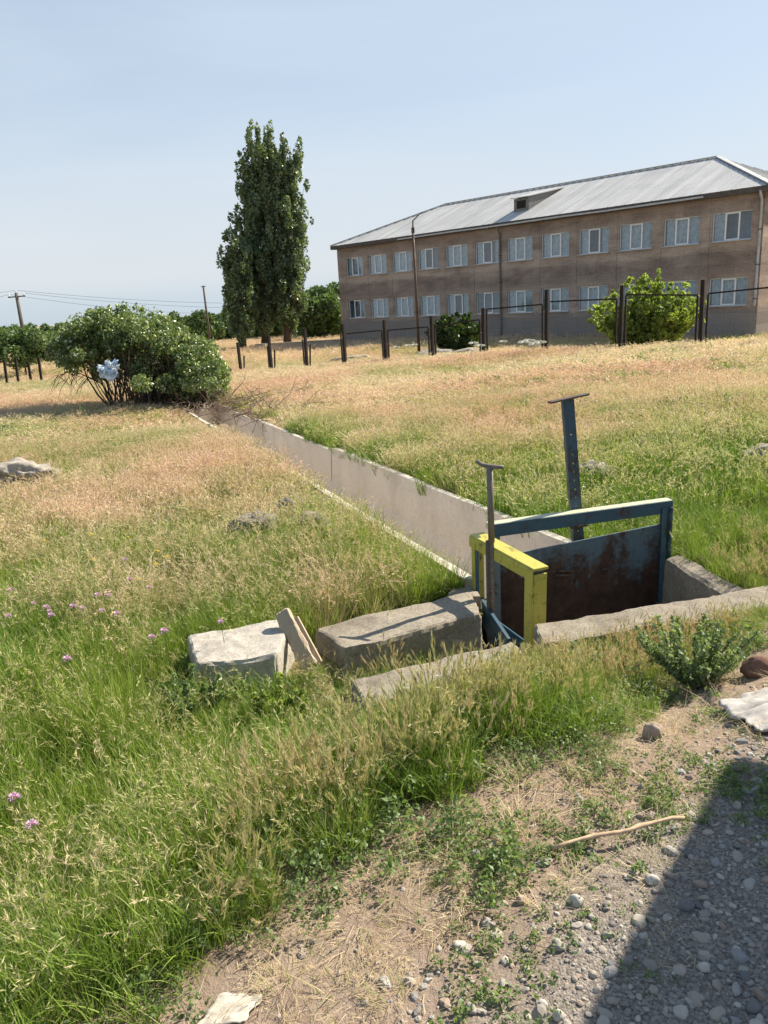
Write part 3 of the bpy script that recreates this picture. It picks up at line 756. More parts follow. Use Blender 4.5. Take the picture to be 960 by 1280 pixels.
# ------------------------------------------------------------------ sluice gates
def build_gates():
    # big gate in the canal mouth
    L0 = Vector((.70, 5.02, 0)); R0 = Vector((2.055, 5.32, 0)); t = (R0 - L0).normalized(); nrm = Vector((t.y, -t.x, 0))
    zl, zr, zb = .105, .125, -.90
    root = thing('sluice_gate', (1.38, 5.17, -.88), 'large rusty blue sluice gate with tall perforated lifting stem', 'sluice gate')
    m = MB(); Rb = R0 - t * .05
    m.bar((Rb.x, Rb.y, zb), (Rb.x, Rb.y, zr - .045), .045, .012, t)
    q = Rb + t * .03 + nrm * .03
    m.bar((q.x, q.y, zb), (q.x, q.y, zr - .045), .012, .085, t)
    q = Rb + nrm * .055 - t * .02
    m.bar((q.x, q.y, zb), (q.x, q.y, zr - .046), .04, .010, t); m.build('guide_post', M_BLUE, root, bevel=.002)
    m = MB(); Lb = L0 + t * .05
    m.bar((Lb.x, Lb.y, zb), (Lb.x, Lb.y, zl - .045), .06, .05, t); m.build('guide_post', M_BLUEGREY, root, bevel=.002)
    m = MB(); m.bar((L0.x, L0.y, zl - .02), (R0.x, R0.y, zr - .02), .075, .046); m.build('top_bar', M_BARTOP, root, bevel=.003)
    m = MB(); q0 = L0 + nrm * .040; q1 = R0 + nrm * .040
    m.bar((q0.x, q0.y, zl - .045), (q1.x, q1.y, zr - .045), .010, .09, nrm); m.build('bar_flange', M_BLUE, root, bevel=.002)
    m = MB(); p0 = L0 + t * .08; p1 = R0 - t * .07
    ztl, ztr = -.145, -.055
    c = []
    for d in (-.006, .006):
        c.append([p0 + nrm * d, p1 + nrm * d])
    m.hexa([(*c[1][0].xy, zb), (*c[1][1].xy, zb), (*c[0][1].xy, zb), (*c[0][0].xy, zb), (*c[1][0].xy, ztl), (*c[1][1].xy, ztr), (*c[0][1].xy, ztr), (*c[0][0].xy, ztl)])
    panel = m.build('gate_panel', M_PANEL, root)
    m = MB(); pm = L0.lerp(R0, .48)
    for ff, zz in ((.40, -.33), (.42, -.30)):
        p = L0.lerp(R0, ff) + nrm * .018; m.bar((p.x - .06, p.y - .012, zz), (p.x + .05, p.y + .01, zz - .012), .014, .014); m.build('weld_bracket', M_RUST, panel); m = MB()
    p = L0.lerp(R0, .62) + nrm * .016; m.tube([(p.x, p.y, -.34), (p.x + .05, p.y, -.33), (p.x + .04, p.y, -.38)], .008, 6)
    m.build('weld_bracket', M_RUST, panel)
    # stem, leaning left, a channel with a row of holes (bright bolts through)
    sb = aty(725, 690, 5.23); st = aty(711, 500, 5.23)
    m = MB(); ax = (st - sb).normalized(); face = (nrm - ax * nrm.dot(ax)).normalized(); sdv = ax.cross(face)
    W = .075
    zs0, zs1 = 0, (st - sb).length; nh = 11; 
    # web made of two side strips and ladders between holes so the holes are real openings
    hole = .011; pitch = zs1 / (nh + 12)
    xs_ = [-W / 2, -hole / 2 - .002, hole / 2 - .002, W / 2]
    hz = [.16 + k * .062 for k in range(10)] + [.86]
    zc = [0]
    for h in hz: zc += [h - hole / 2, h + hole / 2]
    zc.append(zs1)
    P = lambda x, z, d: sb + ax * z + sdv * x + face * d
    for i in range(3):
        for j in range(len(zc) - 1):
            if i == 1 and j % 2 == 1: continue
            d0, d1 = -.004, .004
            m.hexa([P(xs_[i], zc[j], d0), P(xs_[i + 1], zc[j], d0), P(xs_[i + 1], zc[j], d1), P(xs_[i], zc[j], d1), P(xs_[i], zc[j + 1], d0), P(xs_[i + 1], zc[j + 1], d0), P(xs_[i + 1], zc[j + 1], d1), P(xs_[i], zc[j + 1], d1)])
    for x in (-W / 2, W / 2):
        m.bar(P(x, 0, -.022), P(x, zs1, -.022), .006, .036, sdv)
    stem = m.build('lifting_stem', M_STEMB, root)
    m = MB(); m.bar(P(-.145, zs1 + .006, 0), P(.145, zs1 + .018, 0), .055, .014, face); m.build('handle', M_RUST, stem, bevel=.003)
    m = MB()
    m.bar(P(-.07, .20, .010), P(.06, .195, .010), .02, .014, face); m.build('stop_plate', M_RUST, stem)

    # small gate
    F0 = Vector((.605, 4.86, 0)); N0 = Vector((.885, 4.17, 0)); t = (N0 - F0).normalized(); nrm = Vector((-t.y, t.x, 0))
    if nrm.x > 0: nrm = -nrm                            # towards the camera's left
    zf, zn = .10, .085; zb = -.72
    root = thing('sluice_gate', (.745, 4.5, -.78), 'small sluice gate with bright yellow frame and short grey handle stem', 'sluice gate')
    for nm, base, zt, tk in (('frame_post', N0, zn, 1), ('frame_post', F0, zf, -1)):
        m = MB(); q = base - t * .008 * tk
        ln = Vector((-.012, .0, 0)) if tk > 0 else Vector((0, 0, 0))
        m.bar((q.x + ln.x, q.y, zb), (q.x, q.y, zt - .05), .010, .088, t)            # end flange
        q2 = base - t * .045 * tk + nrm * .052
        m.bar((q2.x + ln.x, q2.y, zb), (q2.x, q2.y, zt - .05), .010, .08 if tk > 0 else .04, nrm)         # face flange
        m.build(nm, M_YEL, root, bevel=.002)
    m = MB(); q = F0 + t * .075 + nrm * .046
    m.bar((q.x, q.y, zb + .05), (q.x, q.y, zf - .07), .04, .012, t); m.build('guide_strip', M_BLUE, root, bevel=.002)
    m = MB(); m.bar((F0.x, F0.y, zf - .018), (N0.x, N0.y, zn - .018), .105, .02); m.bar((F0 + nrm * .055).xy.to_3d() + Vector((0, 0, zf - .055)), (N0 + nrm * .055).xy.to_3d() + Vector((0, 0, zn - .055)), .010, .070, nrm)
    m.build('top_bar', M_YEL, root, bevel=.003)
    # blade, lowered
    m = MB(); b0 = F0 + t * .05 + nrm * .02; b1 = N0 - t * .05 + nrm * .02
    m.hexa([(b0.x, b0.y, zb), (b1.x, b1.y, zb), (b1.x - nrm.x * .01, b1.y - nrm.y * .01, zb), (b0.x - nrm.x * .01, b0.y - nrm.y * .01, zb),
            (b0.x, b0.y, -.42), (b1.x, b1.y, -.44), (b1.x - nrm.x * .01, b1.y - nrm.y * .01, -.44), (b0.x - nrm.x * .01, b0.y - nrm.y * .01, -.42)])
    m.build('gate_blade', M_BLUE, root)
    sp = F0.lerp(N0, .40) + nrm * .062
    m = MB(); zt = aty(626, 583, sp.y).z
    m.tube([(sp.x, sp.y, zf + .02), (sp.x - .004, sp.y, zt)], .021, 10)
    stem = m.build('lifting_stem', M_STEEL, root, smooth=True)
    m = MB(); W = .045; hzs = [zb + .16 + k * .072 for k in range(9)]
    zc = [zb + .05]
    for h in hzs: zc += [h - .006, h + .006]
    zc.append(zf + .03)
    xs_ = [-W / 2, -.006, .006, W / 2]
    P = lambda x, z, d: Vector((sp.x, sp.y, z)) + t * x + nrm * d
    for i in range(3):
        for j in range(len(zc) - 1):
            if i == 1 and j % 2 == 1: continue
            m.hexa([P(xs_[i], zc[j], -.004), P(xs_[i + 1], zc[j], -.004), P(xs_[i + 1], zc[j], .004), P(xs_[i], zc[j], .004), P(xs_[i], zc[j + 1], -.004), P(xs_[i + 1], zc[j + 1], -.004), P(xs_[i + 1], zc[j + 1], .004), P(xs_[i], zc[j + 1], .004)])
    m.bar(P(-W / 2, zc[0], .015), P(-W / 2, zc[-1], .015), .005, .03, t)
    m.build('perforated_strip', M_STEEL, stem)
    m = MB(); hd = Vector((.75, -.35, 0)).normalized()
    c = Vector((sp.x - .004, sp.y, zt))
    m.tube([c - hd * .085 + Vector((0, 0, .035)), c - hd * .05 + Vector((0, 0, .012)), c + Vector((0, 0, .004)), c + hd * .05 + Vector((0, 0, .0)), c + hd * .085 + Vector((0, 0, .004))], [.011, .013, .014, .013, .012], 8)
    m.build('handle', M_STEEL, stem, smooth=True)
    # loose blue plate fallen in the outlet
    a = Vector((.63, 4.42, -.40)); m = MB(); m.hexa([(.60, 4.62, -.46), (.69, 4.28, -.60), (.71, 4.285, -.60), (.62, 4.625, -.46), (.60, 4.66, -.30), (.71, 4.30, -.42), (.73, 4.305, -.42), (.62, 4.665, -.30)])
    o = m.build('steel_plate', M_BLUE); tag(o, 'bent blue steel plate dropped at the foot of the small yellow gate', 'metal plate')
M_STEMB = mat_paint('stem_blue_rust', (.055, .105, .145), (.10, .06, .04), .53, 10, .5)
build_gates()

# ------------------------------------------------------------------ vegetation makers
def leaf_cloud(C, Rd, n_per, size, rng, shell=.55, squash=(1, 1, 1), up=.0, fold=.35):
    """C (k,3) clump centres, Rd (k,) radii -> verts, faces, colour attr"""
    k = len(C); npc = np.broadcast_to(n_per, (k,)).astype(int); idx = np.repeat(np.arange(k), npc); n = len(idx)
    d = rng.normal(size=(n, 3)); d /= np.linalg.norm(d, axis=1, keepdims=True)
    r = rng.random(n) ** (1 / 3) * (1 - shell) + shell * rng.random(n) ** .35
    P = C[idx] + d * (r * Rd[idx])[:, None] * np.array(squash)
    nrm = rng.normal(size=(n, 3)) + d * .9 + np.array([0, 0, up]); nrm /= np.linalg.norm(nrm, axis=1, keepdims=True)
    a = rng.normal(size=(n, 3)); a -= nrm * (a * nrm).sum(1, keepdims=True); a /= np.linalg.norm(a, axis=1, keepdims=True)
    b = np.cross(nrm, a); s = size * (.6 + .8 * rng.random(n)); s = s[:, None]
    V = np.stack([P - a * s * .55, P + b * s * .36 + nrm * s * fold * .3, P + a * s * .6, P - b * s * .36 + nrm * s * fold * .3], 1).reshape(-1, 3)
    q = np.arange(n * 4).reshape(n, 4)
    cr = rng.random(k)
    A = np.stack([rng.random(n), cr[idx], rng.random(n), np.ones(n)], -1); A = np.repeat(A, 4, 0)
    return V, np.concatenate([q[:, [0, 1, 2]], q[:, [0, 2, 3]]]), A

def tree(name, loc, label, cat, trunk_pts, trunk_rs, limbs, C, Rd, n_per, size, mat, seed, group=None, crown='crown', squash=(1, 1, 1), shell=.55, bark=None):
    rng = np.random.default_rng(seed); root = thing(name, loc, label, cat, group)
    m = MB(); m.tube(trunk_pts, trunk_rs, 8)
    tr = m.build('trunk', bark or M_BARK, root, smooth=True)
    if limbs:
        m = MB()
        for pts, rs in limbs: m.tube(pts, rs, 6)
        m.build('limbs', bark or M_BARK, root, smooth=True)
    V, Fc, A = leaf_cloud(np.array(C), np.array(Rd), n_per, size, rng, shell, squash)
    V = V - np.array(loc)
    me = mesh_np(crown, V, [Fc], mat, {'gc': A}); link(crown, me, root)
    return root

def poplar(px_base, Y, px_top, py_top, wid, z_low, label, seed, nl=46, lean=0, size=.21):
    rng = np.random.default_rng(seed); top = aty(px_top, py_top, Y); bx = aty(px_base, 425, Y).x
    gzb = gzf(bx, Y); H = top.z - gzb; base = Vector((bx, Y, gzb))
    axis = lambda h: Vector((bx + (top.x - bx) * h, Y, gzb + H * h))
    tp = [axis(h) for h in (-.01, .1, .3, .5, .7, .9, .985)]; rs = [.34 * wid ** .3, .28, .22, .17, .11, .05, .02]
    C = []; Rd = []; limbs = []
    prof = lambda h: wid * max(0.05, math.sin(min(1, ((h - z_low) / (1 - z_low)) * .87 + .06) * math.pi) ** .5) * (1.0 - .10 * h)
    for i in range(nl):
        h0 = z_low * .8 + (1 - z_low) * .78 * (i + rng.random()) / nl; az = i * 2.399 + rng.normal() * .3
        ln = (.16 + .20 * rng.random()) * (1.15 - .6 * h0); h1 = min(.985, h0 + ln)
        r1 = prof(h1) * (.55 + .5 * rng.random()); p0 = axis(h0)
        e = axis(h1) + Vector((math.cos(az), math.sin(az), 0)) * r1 * 1.05; mid = p0.lerp(e, .45) + Vector((math.cos(az), math.sin(az), 0)) * r1 * .22
        limbs.append(([p0, mid, e], [.07 * (1.2 - h0), .045 * (1.2 - h0), .012]))
        nc = 6
        for k in range(nc):
            f = .22 + .8 * k / (nc - 1); c = (p0.lerp(mid, f * 2) if f < .5 else mid.lerp(e, f * 2 - 1)); c = c + Vector(rng.normal(size=3) * .22)
            C.append(c); Rd.append((.24 + .36 * rng.random()) * (1.1 - .45 * abs(f - .5)) * (.7 + .3 * wid / 2))
    for h in np.linspace(.9, .99, 5): C.append(axis(h)); Rd.append(.35)
    Rd = np.array(Rd)
    return tree('poplar_tree', tuple(base), label, 'poplar', tp, rs, limbs, [tuple(c) for c in C], Rd, (105 * (Rd / .5) ** 2).astype(int) + 10, size, M_POPLAR, seed, 'poplars behind the fence', squash=(.75, .75, 1.7), shell=.3)
poplar(331, 70, 322, 159, 2.4, .035, 'tallest middle poplar with a broad dark column of leaves', 11, 84)
poplar(359, 70, 353, 171, 2.1, .04, 'right poplar nearest the school with bare lower trunk', 12, 70)
poplar(303, 67, 293, 292, 1.35, .05, 'shortest slim poplar leaning at the left of the three', 13, 44)

def round_tree(px, Y, w_m, h_m, label, name='bushy_tree', cat='tree', seed=0, mat=None, size=.3, z=None, n=26, trunk=.25, group='trees beyond the fence', dens=1.0):
    rng = np.random.default_rng(seed); p = aty(px, 420, Y); zb = gzf(p.x, Y) if z is None else z
    C = []; Rd = []
    for i in range(n):
        a = rng.random() * 6.283; u = rng.random() ** .6; zz = trunk + (1 - trunk) * (.12 + .76 * rng.random())
        rr = math.sin(min(1, max(.08, (zz - trunk * .6) / (1.02 - trunk * .6))) * math.pi) ** .6
        C.append((p.x + math.cos(a) * u * w_m / 2 * .78 * rr, Y + math.sin(a) * u * w_m / 2 * .78 * rr, zb + h_m * zz)); Rd.append((.13 + .13 * rng.random()) * min(w_m, h_m * 1.3))
    Rd = np.array(Rd); base = (p.x, Y, zb)
    lim = []
    for i in range(0, n, 3): lim.append(([(p.x, Y, zb + h_m * trunk * .6), C[i]], [.05 * h_m / 4, .015]))
    return tree(name, base, label, cat, [(p.x, Y, zb - .2), (p.x + .05, Y, zb + h_m * .35), (p.x, Y, zb + h_m * .7)], [.05 * h_m / 2, .04 * h_m / 2, .01 * h_m], lim, C, Rd,
                (dens * 40 * (Rd / size) ** 1.6).astype(int) + 30, size, mat or M_FARLEAF, seed, group)
round_tree(402, 84, 6.5, 5.0, 'rounded dark tree just left of the school corner', seed=21, trunk=.1, n=40)
round_tree(424, 95, 7.5, 5.5, 'dark tree half hidden behind the left corner of the school', seed=22, trunk=.1, n=36)
round_tree(378, 96, 5.5, 4.6, 'tree showing right behind the right poplar trunk', seed=23, trunk=.08, n=36)
round_tree(345, 100, 7, 4.6, 'spreading green tree low between the poplar trunks', seed=24, trunk=.08, n=36)
round_tree(318, 104, 6.5, 4.0, 'green bushy tree below the tallest poplar', seed=25, trunk=.08, n=36)
round_tree(283, 115, 8, 3.6, 'low wide tree left of the poplars', seed=26, trunk=.05)
round_tree(254, 110, 6, 3.8, 'small rounded tree at the foot of the lone pole', seed=27, trunk=.05)
for k, (px, Y, wd, h) in enumerate([(225, 170, 14, 4.5), (185, 180, 16, 4), (145, 175, 14, 4), (108, 165, 12, 4.2), (70, 150, 12, 4.0), (40, 140, 9, 3.8), (268, 180, 14, 4.4), (300, 175, 13, 4.4), (440, 180, 18, 7), (0, 150, 14, 4)]):
    round_tree(px, Y, wd, h * 1.05, ['distant low tree in the hazy row on the horizon'][0], 'distant_tree', 'tree', 40 + k, M_FARLEAF, .55, None, 22, .05, 'distant trees on the horizon')
round_tree(24, 48, 4.6, 2.6, 'small tree with bare dark trunk at the far left fence', seed=61, trunk=.42, n=24, size=.16, group=None)
def ragged_shrub(px, Y, w_m, h_m, z, label, seed, mat, size, n):
    rng = np.random.default_rng(seed); p = aty(px, 420, Y); base = Vector((p.x, Y, z)); C = []; Rd = []; lim = []
    for i in range(n):                                  # many arching stems, leafy towards their ends
        a = rng.random() * 6.283; u = rng.random() ** .7; L = h_m * rng.uniform(.55, 1.0) * (1 - .32 * u * u)
        b = base + Vector((math.cos(a) * u * w_m * .17, math.sin(a) * u * w_m * .17, 0)); e = base + Vector((math.cos(a) * u * w_m * .47, math.sin(a) * u * w_m * .47, L))
        mid = b.lerp(e, .5) + Vector((0, 0, h_m * .10)); lim.append(([b, mid, e], [.018, .012, .004]))
        for k in range(9):
            f = .12 + .9 * k / 8; c = b.lerp(mid, 2 * f) if f < .5 else mid.lerp(e, 2 * f - 1); c = c + Vector(rng.normal(size=3) * .09); C.append(tuple(c)); Rd.append(rng.uniform(.09, .24) * (1.2 - .75 * f))
    Rd = np.array(Rd)
    return tree('shrub', tuple(base), label, 'shrub', [base - Vector((0, 0, .1)), base + Vector((.02, 0, h_m * .4)), base + Vector((.05, 0, h_m * .7))], [.05, .03, .01], lim, C, Rd, (46 * (Rd / .2) ** 1.5).astype(int) + 6, size, mat, seed, 'shrubs by the school', 'foliage', (1, 1, 1.1), .2)
ragged_shrub(806, 29.5, 4.5, 2.85, -.80, 'bright yellow green shrub behind the tall right fence posts', 63, M_SHRUB, .125, 110)

ragged_shrub(572, 42.0, 3.3, 2.2, -1.27, 'dark green rounded shrub against the school wall', 62, M_DSHRUB, .15, 80)

# ------------------------------------------------------------------ big wild bush with a bag caught in it
def big_bush():
    rng = np.random.default_rng(77); root_p = (-7.2, 24.2, gzf(-7.2, 24.2))
    root = thing('wild_bush', root_p, 'large sprawling wild bush with pale shiny leaves over dark stems beside the canal', 'bush')
    C = []; Rd = []; stems = MB(); cen = Vector(root_p)
    def dome(x):                                        # outline top height over the ground at lateral offset x
        return 0
    # outline sampled from the place: (px, top, bottom)
    prof = [(66, 428, 455), (85, 412, 470), (110, 400, 478), (140, 393, 482), (165, 392, 488), (195, 400, 492), (220, 414, 500), (245, 425, 505), (265, 440, 505), (274, 455, 500)]
    pxs = [p[0] for p in prof]
    for i in range(300):
        px = rng.uniform(66, 274); top = np.interp(px, pxs, [p[1] for p in prof]) + 9 * (vnoise(np.array([px]), np.array([0.]), .05, 3)[0] - .5) * 2; bot = np.interp(px, pxs, [p[2] for p in prof])
        off = rng.normal() * .95; Y = 24.4 - (px - 60) / 210 * 1.6 + off; f = rng.random() ** 1.25
        low = 1.0 if px > 190 else (.72 if px < 110 else .90)
        py = top + 6 + (bot - top - 12) * f * low
        if abs(off) > 1.3: py += 10
        p = aty(px, py, Y); C.append(tuple(p)); Rd.append(rng.uniform(.14, .44))
    bagp = np.array(aty(138, 463, 22.6)); keep = [i for i, c in enumerate(C) if np.linalg.norm((np.array(c) - bagp) * np.array([1, .45, 1])) > .62]
    C = [C[i] for i in keep]; Rd = np.array([Rd[i] for i in keep])
    V, Fc, A = leaf_cloud(np.array(C), Rd, (430 * (Rd / .4) ** 2).astype(int) + 12, .078, rng, .35, (1, 1, .85), .5)
    # light sprays standing out of the top
    sp = []
    for i in range(190):
        px = rng.uniform(70, 268); top = np.interp(px, pxs, [p[1] for p in prof]); Y = 24.2 - (px - 60) / 210 * 1.6 + rng.normal() * .5
        p = aty(px, top + rng.uniform(-9, 9), Y); sp.append(tuple(p))
    V2, F2, A2 = leaf_cloud(np.array(sp), rng.uniform(.06, .2, 190), 24, .075, rng, .2, (1, 1, 1.3), .3)
    n = len(V); V = np.concatenate([V, V2]) - np.array(root_p); Fc = np.concatenate([Fc, F2 + n]); A = np.concatenate([A, A2])
    link('foliage', mesh_np('foliage', V, [Fc], M_BUSH, {'gc': A}), root)
    for i in range(210):
        px = float(np.clip(rng.normal(195, 38), 140, 268)); Y = 24.3 - (px - 60) / 210 * 1.6 + rng.normal() * .55
        b = aty(px, 500, Y); b.z = gzf(b.x, b.y) - .05
        px2 = px + (px - 175) * rng.uniform(.0, .5) + rng.normal() * 34; px2 = min(max(px2, 80), 266)
        e = aty(px2, np.interp(px2, pxs, [p[1] for p in prof]) + rng.uniform(14, 60), Y + rng.normal() * .6)
        mid = b.lerp(e, .5) + Vector((rng.normal() * .15, rng.normal() * .15, .2)); r = rng.uniform(.5, 1.5); stems.tube([b, b.lerp(mid, .5) + Vector((rng.normal() * .06, 0, 0)), mid, e], [.022 * r, .019 * r, .014 * r, .005], 5, False)
    # drooping bare canes on the left
    for i in range(46):
        px = rng.uniform(72, 150); Y = 24.5 + rng.normal() * .7; a = aty(px, rng.uniform(455, 475), Y); e = a + Vector((rng.normal() * .35 - .15, rng.normal() * .2, -rng.uniform(.25, .75)))
        stems.tube([a, a.lerp(e, .5) + Vector((-.05, 0, .04)), e], [.012, .008, .003], 4, False)
    stems.build('stems', M_BARK, root)
    # bag
    bm = bmesh.new(); bmesh.ops.create_icosphere(bm, subdivisions=4, radius=1)
    for v in bm.verts:
        p = v.co.copy(); q = p * 1.7; d = .72 + .75 * mnoise.noise(q) + .55 * abs(mnoise.noise(q * 2.6)) + .35 * mnoise.noise(q * 5.5) * (1 if p.z > -.3 else .5)
        v.co = Vector((p.x * .30, p.y * .2, p.z * .24)) * d
        if p.x > .5 and p.z > .2: v.co += Vector((.08, 0, .07)) * (p.x - .4)
    me = bpy.data.meshes.new('plastic_bag'); bm.to_mesh(me); bm.free()
    t = NT('pale_blue_bag'); co = t.coord(); a = t.noise(7, 5, .6, co, .8)
    col = t.ramp(a, [(.34, (.12, .25, .46)), (.45, (.42, .56, .74)), (.58, (.80, .84, .88))]); p = t.pbsdf(col, .35, 0, .5, t.bump(a, .6, .05))
    me.materials.append(t.done(p)); o = link('plastic_bag', me, None, aty(138, 463, 21.75)); tag(o, 'crumpled pale blue plastic bag caught in the front of the wild bush', 'bag')
big_bush()

# ------------------------------------------------------------------ dead branches over the canal
def branches(name, cx, cy, n, spread, h, label, seed, mat):
    rng = np.random.default_rng(seed); z = gzf(cx, cy); root = (cx, cy, z); m = MB()
    for i in range(n):
        a = rng.random() * 6.283; L = rng.uniform(.5, 1.0) * spread; b = Vector((cx + rng.normal() * spread * .35, cy + rng.normal() * spread * .4, z + rng.uniform(.0, .25)))
        d = Vector((math.cos(a), math.sin(a) * .8, rng.uniform(-.1, .9) * h)).normalized(); pts = [b]
        for k in range(5):
            d = (d + Vector(rng.normal(size=3)) * .22 + Vector((0, 0, -.07))).normalized(); pts.append(pts[-1] + d * L / 5)
        r = rng.uniform(.006, .017); m.tube(pts, [r, r * .9, r * .75, r * .6, r * .4, r * .2], 5, False)
        for k in range(3):
            j = rng.integers(1, 5); e = pts[j] + Vector(rng.normal(size=3)) * L * .22; m.tube([pts[j], pts[j].lerp(e, .5) + Vector(rng.normal(size=3)) * .02, e], [r * .5, r * .35, r * .15], 4, False)
    o = m.build(name, mat); o.location = (0, 0, 0)
    me = o.data; me.transform(Matrix.Translation(-Vector(root))); o.location = root
    tag(o, label, 'branches'); return o
branches('dead_branches', -2.75, 17.2, 46, 1.5, .9, 'tangle of dead grey brown branches fallen across the canal', 5, M_TWIG)
branches('dead_branches', -4.0, 20.6, 40, 1.3, .7, 'mass of dry twigs at the right foot of the wild bush', 6, M_TWIG)
branches('dry_twigs', aty(370, 492, 22).x, 22, 40, .6, 1.0, 'small reddish brown dry weed standing alone in the field', 7, M_TWIG)

# ------------------------------------------------------------------ poles and wires
def poles():
    a = aty(33, 436, 70); b = aty(20, 366, 70); root = thing('utility_pole', (a.x, 70, a.z - .4), 'leaning grey utility pole with small crossarm at the far left', 'utility pole')
    m = MB(); m.tube([(a.x, a.y, a.z - .8), b], [.2, .13], 10); m.build('pole', M_POLEW, root, smooth=True)
    m = MB(); m.bar((b.x - .75, b.y, b.z - .35), (b.x + .75, b.y, b.z - .30), .12, .10); m.build('crossarm', M_POLEW, root)
    ins = []
    for dx, dz in ((-.65, -.3), (.65, -.25), (0, .02)):
        m = MB(); q = Vector((b.x + dx, b.y, b.z + dz)); m.tube([q, q + Vector((0, 0, .06)), q + Vector((0, 0, .12)), q + Vector((0, 0, .22))], [.03, .06, .06, .03], 8); m.build('insulator', M_PVC, root, smooth=True); ins.append(q + Vector((0, 0, .2)))
    a2 = aty(260, 412, 80); b2 = aty(254, 357, 80); r2 = thing('bare_pole', (a2.x, 80, a2.z - 1.2), 'slim dark bare pole standing left of the poplars', 'pole')
    m = MB(); m.tube([(a2.x + .1, 80, a2.z - 1.8), b2], [.14, .09], 8); m.build('shaft', M_POLEW, r2, smooth=True); m = MB(); m.bar((b2.x - .25, b2.y, b2.z - .1), (b2.x + .25, b2.y, b2.z - .08), .07, .07); m.build('crossarm', M_POLEW, r2)
    # wires
    def wire(p, q, sag, label):
        m = MB(); pts = []
        for k in range(25):
            t = k / 24; v = Vector(p).lerp(Vector(q), t); v.z -= sag * 4 * t * (1 - t); pts.append(v)
        m.tube(pts, .014, 4, False); o = m.build('overhead_wire', M_FENCE); o.data.transform(Matrix.Translation(-Vector(p))); o.location = p
        tag(o, label, 'wire', 'overhead wires')
    wire(ins[2], aty(420, 377, 84), .55, 'uppermost overhead wire running right from the utility pole top')
    wire(ins[1], aty(420, 383, 84), .6, 'middle overhead wire from the right end of the crossarm')
    wire(ins[0], aty(420, 389, 84), .9, 'lowest overhead wire from the left end of the crossarm')
    wire(ins[0], aty(-80, 376, 62), .3, 'overhead wire leaving the utility pole to the left low down')
    wire(ins[2], aty(-80, 362, 62), .3, 'overhead wire leaving the utility pole to the left at its top')
    # thin pole further back left
    a3 = aty(40, 432, 85); b3 = aty(37, 410, 85); r3 = thing('bare_pole', (a3.x, 85, a3.z - 1), 'short thin far post just right of the leaning utility pole', 'pole')
    m = MB(); m.tube([(a3.x, 85, a3.z - 1), b3], [.1, .07], 6); m.build('shaft', M_POLEW, r3, smooth=True)
    # lamp pole in front of the school
    a4 = aty(523.5, 432, 42.5); b4 = aty(516, 285, 42.5); r4 = thing('lamp_pole', (a4.x, a4.y, a4.z), 'tall thin rusty lamp pole with bent arm before the school wall', 'lamp pole')
    m = MB(); m.tube([(a4.x, a4.y, a4.z - .3), a4.lerp(b4, .5), b4], [.085, .07, .055], 8); m.build('shaft', M_RUST, r4, smooth=True)
    m = MB(); c1 = aty(516, 276, 42.5); c2 = aty(520, 272, 42.4); c3 = aty(527, 265, 42.2); m.tube([b4 - Vector((0, 0, .15)), c1, c2, c3], [.04, .035, .03, .022], 6); m.build('arm', M_RUST, r4, smooth=True)
    m = MB(); m.box(b4.x - .08, b4.x + .08, b4.y - .08, b4.y + .08, b4.z - .25, b4.z + .02); m.build('collar', M_RUST, r4)
poles()

# ------------------------------------------------------------------ stones
def rock_mesh(name, seed, sub=3, sq=(1, 1, .7), amp=.35, mat=None, facet=.0):
    bm = bmesh.new(); bmesh.ops.create_icosphere(bm, subdivisions=sub, radius=1); o = Vector((seed * 13.7, seed * 5.1, seed * 2.3))
    for v in bm.verts:
        p = v.co.copy(); q = p * .9 + o
        d = 1 + amp * mnoise.noise(q) + amp * .5 * mnoise.noise(q * 2.3) + amp * .22 * mnoise.noise(q * 5.5)
        c = mnoise.cell(q * 1.3) * facet
        v.co = Vector((p.x * sq[0], p.y * sq[1], p.z * sq[2])) * (d + c)
    me = bpy.data.meshes.new(name); bm.to_mesh(me); bm.free()
    if mat: me.materials.append(mat)
    return me
def rock(name, px, py, wpx, hpx, label, cat, mat, seed, depth=.8, sub=4, amp=.35, lift=0.0, Y=None, smooth=True, rot=0):
    p = hit(px, py)
    dist = p.y; s = wpx / 960 * dist * .5; h = hpx / 960 * dist * .62
    me = rock_mesh(name, seed, sub, (s, s * depth, h), amp, mat)
    if smooth: me.polygons.foreach_set('use_smooth', np.ones(len(me.polygons), bool))
    o = link(name, me, None, (p.x, p.y, gzf(p.x, p.y) + h * .35 + lift)); o.rotation_euler = (0, 0, rot); return tag(o, label, cat)
S_GREY = mat_stone_obj('grey_stone', (.36, .33, .30)); S_PALE = mat_stone_obj('pale_stone', (.56, .52, .46)); S_TAN = mat_stone_obj('tan_stone', (.42, .33, .26)); S_DARK = mat_stone_obj('dark_bluish_stone', (.20, .20, .205))
rock('boulder', 38, 618, 84, 34, 'pale lumpy boulder in the dry grass at the left edge', 'boulder', M_PALEROCK, 3, .8, 5, .75, .15)
rock('boulder', 322, 688, 66, 36, 'low brown boulder left of a small upright stone', 'boulder', M_STONE, 5, .8, 4, .5, .17)
rock('boulder', 362, 669, 20, 30, 'small dark upright stone between two low brown boulders', 'boulder', S_DARK, 6, .6, 4, .45, .17)
rock('boulder', 394, 682, 44, 24, 'low brown boulder right of a small upright stone', 'boulder', M_STONE, 8, .8, 4, .45, .17)
rock('boulder', 275, 573, 16, 12, 'small dark stone in the dry grass above the left canal lip', 'boulder', M_STONE, 9, .8, 3, .45)
rock('boulder', 742, 612, 52, 26, 'pale boulder in the grass behind the tall gate stem', 'boulder', M_PALEROCK, 10, .7, 4, .5, .12)
rock('boulder', 950, 590, 44, 26, 'pale weathered lump in the grass at the right edge', 'boulder', M_PALEROCK, 12, .7, 4, .5, .12)
